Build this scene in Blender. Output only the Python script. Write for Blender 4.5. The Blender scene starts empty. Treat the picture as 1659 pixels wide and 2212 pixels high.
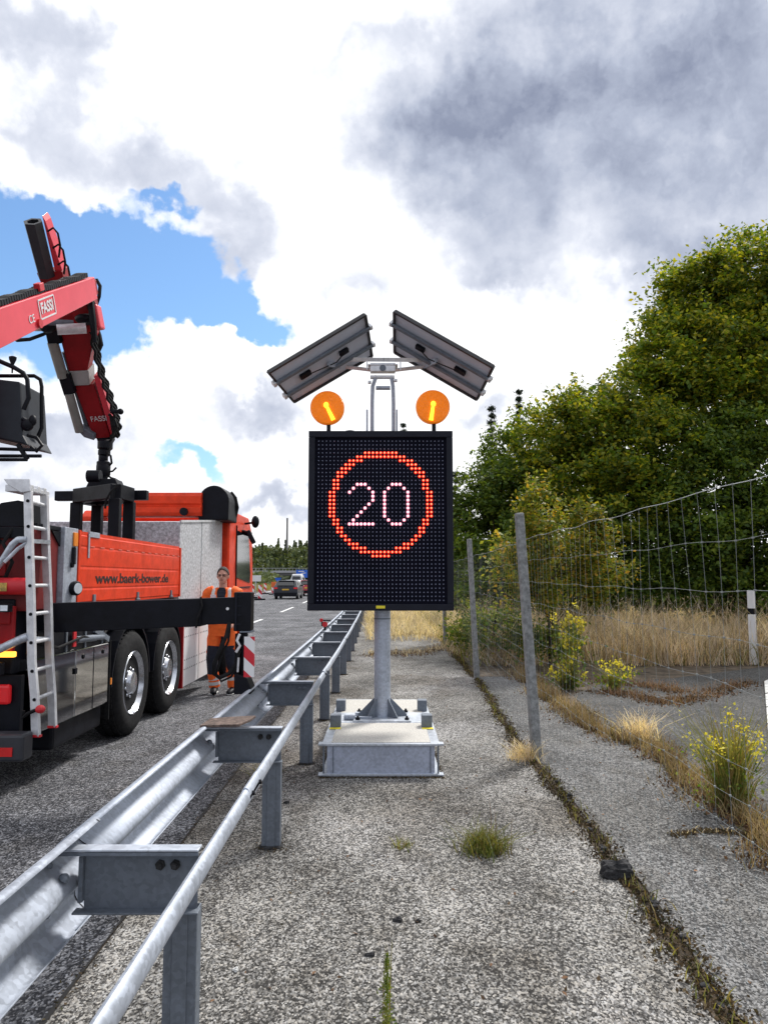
import bpy, bmesh, math, random
import numpy as np
from mathutils import Vector, Matrix, Euler
R = math.radians
rnd = random.Random(7)
rng = np.random.default_rng(11)
S = bpy.context.scene
COL = S.collection

# ------------------------------------------------------------------ camera
FPX, CX0, CY0, HOR, CAMH = 1630.0, 829.5, 1106.0, 1250.0, 1.6
TH = math.atan((HOR - CY0) / FPX)
cam = bpy.data.cameras.new('camera'); camo = bpy.data.objects.new('camera', cam); COL.objects.link(camo)
cam.sensor_fit = 'VERTICAL'; cam.sensor_height = 36.0; cam.lens = FPX / 2212.0 * 36.0
cam.clip_start = 0.05; cam.clip_end = 6000
camo.location = (0, 0, CAMH); camo.rotation_euler = (math.pi / 2 + TH, 0, 0)
S.camera = camo

def ray(x, y):
    u = (x - CX0) / FPX; v = (CY0 - y) / FPX
    return Vector((u, math.cos(TH) - v * math.sin(TH), math.sin(TH) + v * math.cos(TH)))
def P(x, y, Y):
    d = ray(x, y); return Vector((0, 0, CAMH)) + d * (Y / d.y)
def G(x, y, z=0.0):
    d = ray(x, y); return Vector((0, 0, CAMH)) + d * ((z - CAMH) / d.z)

# ------------------------------------------------------------------ world
SUN_EL, SUN_AZ = 50.0, 34.0      # azimuth measured from +Y towards +X
W = bpy.data.worlds.new("World"); S.world = W; W.use_nodes = True
def build_world():
    nt = W.node_tree; N = nt.nodes; L = nt.links; N.clear()
    out = N.new('ShaderNodeOutputWorld'); bg = N.new('ShaderNodeBackground'); bg.inputs[1].default_value = 0.1
    L.new(bg.outputs[0], out.inputs[0])
    sky = N.new('ShaderNodeTexSky'); sky.sky_type = 'NISHITA'; sky.sun_disc = False
    sky.sun_elevation = R(SUN_EL); sky.sun_rotation = R(SUN_AZ); sky.air_density = 1.2; sky.dust_density = 0.4; sky.ozone_density = 2.0
    tc = N.new('ShaderNodeTexCoord')
    def vm(op, a, b=None):
        n = N.new('ShaderNodeVectorMath'); n.operation = op
        for i, q in enumerate((a, b)):
            if q is None: continue
            if isinstance(q, (tuple, list)): n.inputs[i].default_value = q
            else: L.new(q, n.inputs[i])
        return n.outputs['Value'] if op in ('LENGTH', 'DOT_PRODUCT') else n.outputs[0]
    def m(op, a, b=None, c=None, clamp=False):
        n = N.new('ShaderNodeMath'); n.operation = op; n.use_clamp = clamp
        for i, q in enumerate((a, b, c)):
            if q is None: continue
            if isinstance(q, (int, float)): n.inputs[i].default_value = q
            else: L.new(q, n.inputs[i])
        return n.outputs[0]
    def noise(vec, scale, detail, rough=0.55, seed=(0, 0, 0)):
        n = N.new('ShaderNodeTexNoise'); n.inputs['Scale'].default_value = scale
        n.inputs['Detail'].default_value = detail; n.inputs['Roughness'].default_value = rough
        L.new(vm('ADD', vec, seed), n.inputs['Vector']); return n
    D = tc.outputs['Generated']
    n1 = noise(D, 5.0, 5, 0.6, (3, 1, 2)); n2 = noise(D, 16.0, 5, 0.62, (7, 5, 1))
    w1 = vm('SUBTRACT', n1.outputs['Color'], (0.5, 0.5, 0.5)); w2 = vm('SUBTRACT', n2.outputs['Color'], (0.5, 0.5, 0.5))
    warp = vm('ADD', vm('MULTIPLY', w1, (0.24, 0.24, 0.24)), vm('MULTIPLY', w2, (0.085, 0.085, 0.085)))
    DW = vm('ADD', D, warp)
    def blobs(lst, gain=1.0):
        tot = None
        for (px, py, rx, ry, amp) in lst:
            d = ray(px, py).normalized()
            right = d.cross(Vector((0, 0, 1))).normalized(); up = right.cross(d)
            k = FPX / d.dot(ray(px, py)) if False else FPX
            diff = vm('SUBTRACT', DW, tuple(d))
            a = m('MULTIPLY', vm('DOT_PRODUCT', diff, tuple(right)), k * 0.92 / rx)
            b = m('MULTIPLY', vm('DOT_PRODUCT', diff, tuple(up)), k * 0.92 / ry)
            c = m('MULTIPLY', vm('DOT_PRODUCT', diff, tuple(d)), k * 0.5 / (rx + ry))
            r2 = m('ADD', m('ADD', m('MULTIPLY', a, a), m('MULTIPLY', b, b)), m('MULTIPLY', c, c))
            g = m('MULTIPLY', m('EXPONENT', m('MULTIPLY', r2, -0.95)), amp)
            tot = g if tot is None else m('ADD', tot, g)
        return tot
    blue = blobs([(-60, 520, 190, 120, 1.1), (120, 590, 170, 95, 1.1), (300, 625, 140, 75, 1.1), (470, 690, 120, 56, 1.0), (585, 730, 95, 36, 0.8),
                  (150, 480, 60, 36, .55), (340, 440, 60, 24, 0.7), (430, 985, 110, 30, 0.85), (300, 870, 60, 20, .4), (-400, 640, 320, 140, 1.0),
                  (300, 1120, 120, 26, 0.3)])
    dark = blobs([(475, 480, 75, 110, 0.55), (440, 590, 60, 50, .3), (1330, 20, 280, 110, 0.72), (1560, 190, 200, 120, 0.42), (1230, 150, 160, 80, .36), (1050, 240, 170, 100, 0.5), (920, 310, 120, 80, .46),
                  (1290, 400, 150, 90, 0.55), (1080, 430, 110, 70, .42), (1090, 545, 80, 36, 0.45), (1420, 560, 170, 60, 0.42), (1560, 400, 170, 120, .42), (1620, 570, 130, 70, .46), (800, 590, 110, 48, 0.5),
                  (150, 190, 60, 80, 0.48), (230, 310, 80, 60, 0.42), (330, 390, 80, 60, 0.4), (60, 10, 180, 50, 0.5), (590, 890, 120, 40, 0.72), (60, 950, 170, 55, 0.72), (690, 150, 50, 36, 0.3), (800, 130, 60, 30, .25),
                  (590, 1060, 150, 26, 0.6), (150, 1085, 220, 34, 0.55), (1010, 930, 70, 40, 0.45), (1900, 500, 320, 280, 0.4), (1750, 60, 300, 200, 0.3), (150, 890, 120, 26, .4), (480, 1000, 90, 24, .3)])
    fine = noise(D, 15.0, 6, 0.56, (1, 8, 4)).outputs['Fac']
    big = noise(DW, 4.2, 5, 0.6, (5, 2, 9)).outputs['Fac']
    sepd = N.new('ShaderNodeSeparateXYZ'); L.new(D, sepd.inputs[0])
    back = N.new('ShaderNodeMapRange'); back.interpolation_type = 'SMOOTHSTEP'; L.new(sepd.outputs[1], back.inputs[0]); back.inputs[1].default_value = .35; back.inputs[2].default_value = -.5; back.inputs[4].default_value = .42
    # blue mask with crisp ragged edge
    bm_ = m('ADD', blue, m('MULTIPLY', m('SUBTRACT', fine, 0.5), 0.75))
    mr = N.new('ShaderNodeMapRange'); mr.interpolation_type = 'SMOOTHSTEP'; L.new(bm_, mr.inputs[0])
    mr.inputs[1].default_value = 0.40; mr.inputs[2].default_value = 0.80
    dark = m('ADD', m('MULTIPLY', dark, 0.84), back.outputs[0])
    dk = m('ADD', dark, m('MULTIPLY', m('SUBTRACT', fine, 0.5), m('ADD', m('MULTIPLY', dark, 0.35), 0.35)))
    dk = m('ADD', dk, m('MULTIPLY', m('SUBTRACT', big, 0.5), m('ADD', m('MULTIPLY', dark, 1.5), 0.15)))
    ramp = N.new('ShaderNodeValToRGB'); L.new(dk, ramp.inputs[0]); cr = ramp.color_ramp
    cr.elements[0].position = 0.14; cr.elements[0].color = (1.06, 1.07, 1.09, 1)
    cr.elements[1].position = 1.0; cr.elements[1].color = (0.25, 0.285, 0.39, 1)
    e = cr.elements.new(0.40); e.color = (0.68, 0.715, 0.81, 1)
    e = cr.elements.new(0.72); e.color = (0.43, 0.475, 0.59, 1)
    cl = N.new('ShaderNodeVectorMath'); cl.operation = 'SCALE'; L.new(ramp.outputs[0], cl.inputs[0]); cl.inputs['Scale'].default_value = 10.0
    tint = N.new('ShaderNodeMix'); tint.data_type = 'RGBA'; tint.blend_type = 'MULTIPLY'; tint.inputs[0].default_value = 1.0
    L.new(sky.outputs[0], tint.inputs[6]); tint.inputs[7].default_value = SKYT
    mx = N.new('ShaderNodeMix'); mx.data_type = 'RGBA'
    L.new(mr.outputs[0], mx.inputs[0]); L.new(cl.outputs[0], mx.inputs[6]); L.new(tint.outputs[2], mx.inputs[7])
    L.new(mx.outputs[2], bg.inputs[0])
SKYT = (1.0, 1.22, 1.42, 1)
build_world()

# ------------------------------------------------------------------ sun, exposure
sl = bpy.data.lights.new('sun', 'SUN'); so = bpy.data.objects.new('sun', sl); COL.objects.link(so)
sl.energy = 3.4; sl.angle = R(11); sl.color = (1.0, 0.965, 0.92)
sd = Vector((math.sin(R(SUN_AZ)) * math.cos(R(SUN_EL)), math.cos(R(SUN_AZ)) * math.cos(R(SUN_EL)), math.sin(R(SUN_EL))))
so.rotation_euler = sd.to_track_quat('Z', 'Y').to_euler(); so.location = (0, 0, 30)
vs = S.view_settings; vs.view_transform = 'Standard'; vs.look = 'None'; vs.exposure = 0.2; vs.gamma = 1.0
S.cycles.max_bounces = 6; S.cycles.transparent_max_bounces = 6; S.cycles.use_denoising = True

# ------------------------------------------------------------------ materials
MATS = {}
def mat(name, col, rough=0.6, metal=0.0, var=0.12, vs_=6.0, bump=0.0, bscale=60.0, coat=0.0, spec=0.5, col2=None, thr=None, emis=None, estr=1.0):
    if name in MATS: return MATS[name]
    m = bpy.data.materials.new(name); m.use_nodes = True; nt = m.node_tree; N = nt.nodes; L = nt.links
    b = N['Principled BSDF']; b.inputs['Roughness'].default_value = rough; b.inputs['Metallic'].default_value = metal
    b.inputs['Coat Weight'].default_value = coat; b.inputs['Specular IOR Level'].default_value = spec
    tc = N.new('ShaderNodeTexCoord'); nz = N.new('ShaderNodeTexNoise'); nz.inputs['Scale'].default_value = vs_; nz.inputs['Detail'].default_value = 6
    nz.inputs['Roughness'].default_value = 0.65
    L.new(tc.outputs['Object'], nz.inputs['Vector'])
    cr = N.new('ShaderNodeValToRGB'); L.new(nz.outputs['Fac'], cr.inputs[0])
    c = Vector(col[:3]); c2 = Vector(col2[:3]) if col2 else c * (1 - 2 * var)
    c1 = c if col2 else c * (1 + var)
    cr.color_ramp.elements[0].position = 0.3 if thr is None else thr - 0.04; cr.color_ramp.elements[0].color = (*c2, 1)
    cr.color_ramp.elements[1].position = 0.7 if thr is None else thr + 0.04; cr.color_ramp.elements[1].color = (*c1, 1)
    L.new(cr.outputs[0], b.inputs['Base Color'])
    rr = N.new('ShaderNodeMapRange'); L.new(nz.outputs['Fac'], rr.inputs[0]); rr.inputs[3].default_value = rough * 1.2; rr.inputs[4].default_value = rough * 0.8
    L.new(rr.outputs[0], b.inputs['Roughness'])
    if bump:
        n2 = N.new('ShaderNodeTexNoise'); n2.inputs['Scale'].default_value = bscale; n2.inputs['Detail'].default_value = 4
        L.new(tc.outputs['Object'], n2.inputs['Vector'])
        bp = N.new('ShaderNodeBump'); bp.inputs['Strength'].default_value = bump; bp.inputs['Distance'].default_value = 0.01
        L.new(n2.outputs['Fac'], bp.inputs['Height']); L.new(bp.outputs[0], b.inputs['Normal'])
    if emis:
        b.inputs['Emission Color'].default_value = (*emis, 1); b.inputs['Emission Strength'].default_value = estr
    MATS[name] = m; return m

def galv(name, col, rough=0.42, metal=0.65, scale=45.0):
    if name in MATS: return MATS[name]
    m = bpy.data.materials.new(name); m.use_nodes = True; nt = m.node_tree; N = nt.nodes; L = nt.links
    b = N['Principled BSDF']; b.inputs['Metallic'].default_value = metal
    tc = N.new('ShaderNodeTexCoord')
    vo = N.new('ShaderNodeTexVoronoi'); vo.inputs['Scale'].default_value = scale; L.new(tc.outputs['Object'], vo.inputs['Vector'])
    nz = N.new('ShaderNodeTexNoise'); nz.inputs['Scale'].default_value = 3.5; nz.inputs['Detail'].default_value = 8; nz.inputs['Roughness'].default_value = .7
    L.new(tc.outputs['Object'], nz.inputs['Vector'])
    sep = N.new('ShaderNodeSeparateColor'); L.new(vo.outputs['Color'], sep.inputs[0])
    a = N.new('ShaderNodeMath'); a.operation = 'MULTIPLY'; a.inputs[1].default_value = 0.3; L.new(sep.outputs[0], a.inputs[0])
    s = N.new('ShaderNodeMath'); s.operation = 'ADD'; L.new(a.outputs[0], s.inputs[0]); L.new(nz.outputs['Fac'], s.inputs[1])
    cr = N.new('ShaderNodeValToRGB'); L.new(s.outputs[0], cr.inputs[0]); c = Vector(col)
    cr.color_ramp.elements[0].position = .35; cr.color_ramp.elements[0].color = (*(c * .68), 1); cr.color_ramp.elements[1].position = .95; cr.color_ramp.elements[1].color = (*(c * 1.2), 1)
    L.new(cr.outputs[0], b.inputs['Base Color'])
    mr = N.new('ShaderNodeMapRange'); L.new(s.outputs[0], mr.inputs[0]); mr.inputs[3].default_value = rough * .75; mr.inputs[4].default_value = rough * 1.4
    L.new(mr.outputs[0], b.inputs['Roughness'])
    MATS[name] = m; return m

def asphalt(name, dark, light, frac, tint_amt=0.25, cell=95.0, stain=None, bleach=None):
    m = bpy.data.materials.new(name); m.use_nodes = True; nt = m.node_tree; N = nt.nodes; L = nt.links
    b = N['Principled BSDF']; b.inputs['Roughness'].default_value = 0.9; b.inputs['Specular IOR Level'].default_value = 0.25
    tc = N.new('ShaderNodeTexCoord'); mpn = N.new('ShaderNodeMapping'); mpn.inputs['Scale'].default_value = (1, .66, 1); L.new(tc.outputs['Object'], mpn.inputs['Vector']); V = mpn.outputs[0]
    def vor(scale):
        v = N.new('ShaderNodeTexVoronoi'); v.inputs['Scale'].default_value = scale; L.new(V, v.inputs['Vector'])
        s = N.new('ShaderNodeSeparateColor'); L.new(v.outputs['Color'], s.inputs[0]); return v, s
    v1, s1 = vor(cell); v2, s2 = vor(cell * .38)
    big = N.new('ShaderNodeTexNoise'); big.inputs['Scale'].default_value = 1.1; big.inputs['Detail'].default_value = 7; big.inputs['Roughness'].default_value = .62; L.new(V, big.inputs['Vector'])
    def mm(op, a, b_, c=None):
        n = N.new('ShaderNodeMath'); n.operation = op
        for i, q in enumerate((a, b_, c)):
            if q is None: continue
            if isinstance(q, (int, float)): n.inputs[i].default_value = q
            else: L.new(q, n.inputs[i])
        return n.outputs[0]
    val = mm('ADD', mm('MULTIPLY', s1.outputs[0], 0.76), mm('MULTIPLY', s2.outputs[0], 0.24))
    val = mm('ADD', val, mm('MULTIPLY', mm('SUBTRACT', big.outputs['Fac'], 0.5), 0.9))
    cr = N.new('ShaderNodeValToRGB'); L.new(val, cr.inputs[0])
    cr.color_ramp.elements[0].position = max(0.02, 1 - frac - .38); cr.color_ramp.elements[0].color = (*dark, 1)
    cr.color_ramp.elements[1].position = min(.98, 1 - frac + .22); cr.color_ramp.elements[1].color = (*light, 1)
    e = cr.color_ramp.elements.new(1 - frac - .06); e.color = (*[dark[i] * .62 + light[i] * .38 for i in range(3)], 1)
    # warm/cool tint of the stones
    tn = N.new('ShaderNodeMix'); tn.data_type = 'RGBA'; L.new(s1.outputs[1], tn.inputs[0]); tn.inputs[6].default_value = (1 + tint_amt * .35, 1, 1 - tint_amt * .6, 1); tn.inputs[7].default_value = (1 - tint_amt * .1, 1, 1 + tint_amt * .1, 1)
    mu = N.new('ShaderNodeMix'); mu.data_type = 'RGBA'; mu.blend_type = 'MULTIPLY'; mu.inputs[0].default_value = 1; L.new(cr.outputs[0], mu.inputs[6]); L.new(tn.outputs[2], mu.inputs[7])
    cur = mu.outputs[2]
    def patch(cur, scale, col, lo, hi, amt, seed):
        ad = N.new('ShaderNodeVectorMath'); ad.inputs[1].default_value = seed; L.new(V, ad.inputs[0])
        nz = N.new('ShaderNodeTexNoise'); nz.inputs['Scale'].default_value = scale; nz.inputs['Detail'].default_value = 5; L.new(ad.outputs[0], nz.inputs['Vector'])
        mr = N.new('ShaderNodeMapRange'); mr.interpolation_type = 'SMOOTHSTEP'; L.new(nz.outputs['Fac'], mr.inputs[0]); mr.inputs[1].default_value = lo; mr.inputs[2].default_value = hi; mr.inputs[4].default_value = amt
        x = N.new('ShaderNodeMix'); x.data_type = 'RGBA'; x.blend_type = 'MULTIPLY'; L.new(mr.outputs[0], x.inputs[0]); L.new(cur, x.inputs[6]); x.inputs[7].default_value = (*col, 1); return x.outputs[2]
    if stain: cur = patch(cur, .9, stain, .5, .66, .75, (3, 7, 1))
    if bleach: cur = patch(cur, .75, bleach, .52, .66, .8, (9, 2, 5))
    cur = patch(cur, 3.6, (.70, .68, .65), .54, .66, .7, (1, 4, 8)); cur = patch(cur, 11.0, (.66, .64, .62), .60, .70, .6, (6, 1, 3))
    L.new(cur, b.inputs['Base Color'])
    bp = N.new('ShaderNodeBump'); bp.inputs['Strength'].default_value = .35; bp.inputs['Distance'].default_value = .006
    L.new(v1.outputs['Distance'], bp.inputs['Height']); bp.invert = True; L.new(bp.outputs[0], b.inputs['Normal'])
    MATS[name] = m; return m

def leafmat(name, cols, trans=0.35, rough=0.55, nsc=1.3):
    if name in MATS: return MATS[name]
    m = bpy.data.materials.new(name); m.use_nodes = True; nt = m.node_tree; N = nt.nodes; L = nt.links
    N.clear(); out = N.new('ShaderNodeOutputMaterial'); geo = N.new('ShaderNodeNewGeometry')
    cr = N.new('ShaderNodeValToRGB'); L.new(geo.outputs['Random Per Island'], cr.inputs[0])
    while len(cr.color_ramp.elements) > 1: cr.color_ramp.elements.remove(cr.color_ramp.elements[-1])
    cr.color_ramp.elements[0].position = 0; cr.color_ramp.elements[0].color = (*cols[0], 1)
    for i, c in enumerate(cols[1:]):
        e = cr.color_ramp.elements.new((i + 1) / (len(cols) - 1)); e.color = (*c, 1)
    tc = N.new('ShaderNodeTexCoord'); nz = N.new('ShaderNodeTexNoise'); nz.inputs['Scale'].default_value = .8; nz.inputs['Detail'].default_value = 3; L.new(tc.outputs['Object'], nz.inputs['Vector'])
    mr = N.new('ShaderNodeMapRange'); L.new(nz.outputs['Fac'], mr.inputs[0]); mr.inputs[1].default_value = .3; mr.inputs[2].default_value = .7; mr.inputs[3].default_value = .65; mr.inputs[4].default_value = 1.35
    sc = N.new('ShaderNodeVectorMath'); sc.operation = 'SCALE'; L.new(cr.outputs[0], sc.inputs[0]); L.new(mr.outputs[0], sc.inputs['Scale'])
    pb = N.new('ShaderNodeBsdfPrincipled'); pb.inputs['Roughness'].default_value = rough; pb.inputs['Specular IOR Level'].default_value = .3; L.new(sc.outputs[0], pb.inputs['Base Color'])
    nz.inputs['Scale'].default_value = nsc; mr.inputs[3].default_value = .55; mr.inputs[4].default_value = 1.5
    tr = N.new('ShaderNodeBsdfTranslucent'); ty = N.new('ShaderNodeVectorMath'); ty.operation = 'MULTIPLY'; L.new(sc.outputs[0], ty.inputs[0]); ty.inputs[1].default_value = (1.5, 1.35, .5); L.new(ty.outputs[0], tr.inputs[0])
    mx = N.new('ShaderNodeMixShader'); mx.inputs[0].default_value = trans; L.new(pb.outputs[0], mx.inputs[1]); L.new(tr.outputs[0], mx.inputs[2]); L.new(mx.outputs[0], out.inputs[0])
    MATS[name] = m; return m

def stripes(name, c1, c2, freq, direction):
    if name in MATS: return MATS[name]
    m = mat(name, c1, .5); nt = m.node_tree; N = nt.nodes; L = nt.links; b = N['Principled BSDF']
    tc = N.new('ShaderNodeTexCoord'); d = N.new('ShaderNodeVectorMath'); d.operation = 'DOT_PRODUCT'; L.new(tc.outputs['Object'], d.inputs[0]); d.inputs[1].default_value = direction
    a = N.new('ShaderNodeMath'); a.operation = 'MULTIPLY'; L.new(d.outputs['Value'], a.inputs[0]); a.inputs[1].default_value = freq
    f = N.new('ShaderNodeMath'); f.operation = 'FRACT'; L.new(a.outputs[0], f.inputs[0])
    g = N.new('ShaderNodeMath'); g.operation = 'GREATER_THAN'; L.new(f.outputs[0], g.inputs[0]); g.inputs[1].default_value = .5
    mx = N.new('ShaderNodeMix'); mx.data_type = 'RGBA'; L.new(g.outputs[0], mx.inputs[0]); mx.inputs[6].default_value = (*c1, 1); mx.inputs[7].default_value = (*c2, 1)
    L.new(mx.outputs[2], b.inputs['Base Color']); return m

M_GALV = galv('galvanised_steel', (.43, .47, .54), .50, .5, 60)
M_GALVD = galv('weathered_galvanised_steel', (.175, .20, .235), .55, .4, 70)
M_GALVL = galv('bright_galvanised_steel', (.56, .60, .66), .36, .6)
M_BOX = galv('galvanised_ballast_box', (.44, .48, .58), .55, .3, 60)
M_CONC = mat('fine_concrete', (.60, .58, .53), .9, var=.25, vs_=90, bump=.3, bscale=160)
M_RED = mat('red_orange_paint', (.74, .048, .010), .5, coat=.05, spec=.25, var=.13, vs_=6)
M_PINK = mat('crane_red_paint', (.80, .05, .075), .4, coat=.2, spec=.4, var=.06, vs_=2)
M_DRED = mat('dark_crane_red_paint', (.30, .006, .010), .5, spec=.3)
M_BLACK = mat('black_painted_steel', (.0045, .0055, .010), .5, spec=.2, var=.25, vs_=8, bump=.1)
M_RUB = mat('black_rubber', (.012, .012, .013), .85, spec=.25, var=.25, vs_=20, bump=.15)
M_FRAME = mat('dark_slate_coating', (.009, .011, .020), .6, spec=.25, var=.1)
M_PANEL = mat('matt_black_display_face', (.0025, .003, .010), .75, spec=.12, var=.1)
M_LEDOFF = mat('clear_led_lens', (.19, .21, .30), .4)
M_LEDR = mat('red_led_halo', (.8, .05, .02), .4, emis=(1.0, .012, .008), estr=.85)  # red glow around each ring diode, built as a wider lit cap
M_LEDRC = mat('lit_red_led_core', (.9, .4, .2), .4, emis=(1.0, .42, .20), estr=1.3)
M_LEDW = mat('pink_led_halo', (.6, .2, .3), .4, emis=(.75, .16, .26), estr=.8)  # pink glow around the white digit diodes, built as a wider lit cap
M_LEDWC = mat('lit_white_led_core', (.9, .8, .8), .4, emis=(1.0, .72, .80), estr=1.3)
M_AL = mat('brushed_aluminium', (.74, .75, .77), .38, metal=.4, var=.12, vs_=14)
M_CHROME = mat('polished_steel', (.66, .64, .60), .05, metal=1.0, var=.10, vs_=2)
M_RIM = mat('alloy_wheel', (.62, .64, .68), .22, metal=.9, var=.1)
M_WHITE = mat('white_paint', (.74, .74, .75), .45, var=.05, vs_=2)
M_SILV = mat('stucco_aluminium_sheet', (.66, .67, .70), .5, metal=.25, var=.3, vs_=26, bump=.6, bscale=60)
M_GLASS = mat('dark_window_glass', (.012, .015, .02), .08, spec=.8)
M_SKIN = mat('skin', (.60, .31, .23), .55, var=.08, vs_=30)
M_HAIR = mat('grey_hair', (.05, .044, .04), .8, var=.3, vs_=90, bump=.5, bscale=200)
M_ORANGE = mat('fluorescent_orange_cloth', (1.0, .16, .02), .75, var=.12, vs_=9, bump=.5, bscale=16)
M_NAVY = mat('navy_work_cloth', (.012, .015, .03), .85, var=.2, vs_=14, bump=.5, bscale=18)
M_REFL = mat('silver_reflective_tape', (.66, .66, .64), .4, var=.08)
M_AMBER = mat('amber_lens', (.85, .23, .012), .28, var=.22, vs_=70, bump=1.0, bscale=110, emis=(1.0, .22, .005), estr=.35)
M_AMBERHOT = mat('lit_amber_reflector', (1, .7, .05), .3, emis=(1.0, .62, .02), estr=1.6)
M_YEL = mat('yellow_tape', (.80, .68, .03), .5, var=.05)
M_REDL = mat('red_tail_lens', (.65, .015, .02), .2, emis=(1, .03, .04), estr=.08)
M_IND = mat('lit_indicator', (1, .5, .05), .3, emis=(1, .42, .05), estr=2.0)
M_REDP = mat('signal_red', (.62, .02, .03), .45)
M_SIGNR = stripes('red_white_diagonal_stripes', (.62, .02, .035), (.80, .80, .80), 6.6, (.72, 0, .78))
M_SIGNR2 = stripes('barrier_red_white_stripes', (.62, .02, .035), (.80, .80, .80), 2.6, (.7, 0, .7))
M_BLUE = mat('traffic_blue', (.01, .11, .55), .5, var=.05)
M_PVBACK = mat('panel_backsheet', (.52, .56, .64), .6, var=.05, vs_=2)
M_PVFRAME = mat('black_anodised_frame', (.025, .025, .028), .4)
M_PVCELL = mat('solar_cells', (.01, .015, .05), .15)
M_WOODPL = mat('weathered_plywood', (.15, .105, .085), .85, var=.45, vs_=30, bump=.5, bscale=60)
M_BARK = mat('bark', (.07, .055, .04), .9, var=.4, vs_=14, bump=.9, bscale=30)
M_SOIL = mat('dry_soil', (.13, .10, .07), .95, var=.45, vs_=5, bump=.9, bscale=30)
M_MARK = mat('road_marking_paint', (.72, .72, .71), .7, var=.12, vs_=30)
M_POSTC = mat('concrete_fence_post_surface', (.27, .28, .28), .85, var=.28, vs_=22, bump=.6, bscale=80)
M_WIRE = mat('galvanised_wire', (.24, .26, .26), .6)
M_WIREB = mat('bright_line_wire', (.55, .58, .58), .5)
M_CARD = mat('dark_blue_car_paint', (.008, .010, .018), .3, coat=.3, spec=.3, var=.03)
M_CARR = mat('red_car_paint', (.40, .01, .02), .25, coat=.8, var=.03)
M_CARW = mat('white_car_paint', (.72, .73, .74), .3, coat=.6, var=.03)
M_STONE = mat('asphalt_lump', (.035, .035, .037), .95, var=.4, vs_=40, bump=1, bscale=60)
M_GREEND = mat('grass_hill', (.06, .085, .03), .95, var=.4, vs_=.05)

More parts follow.
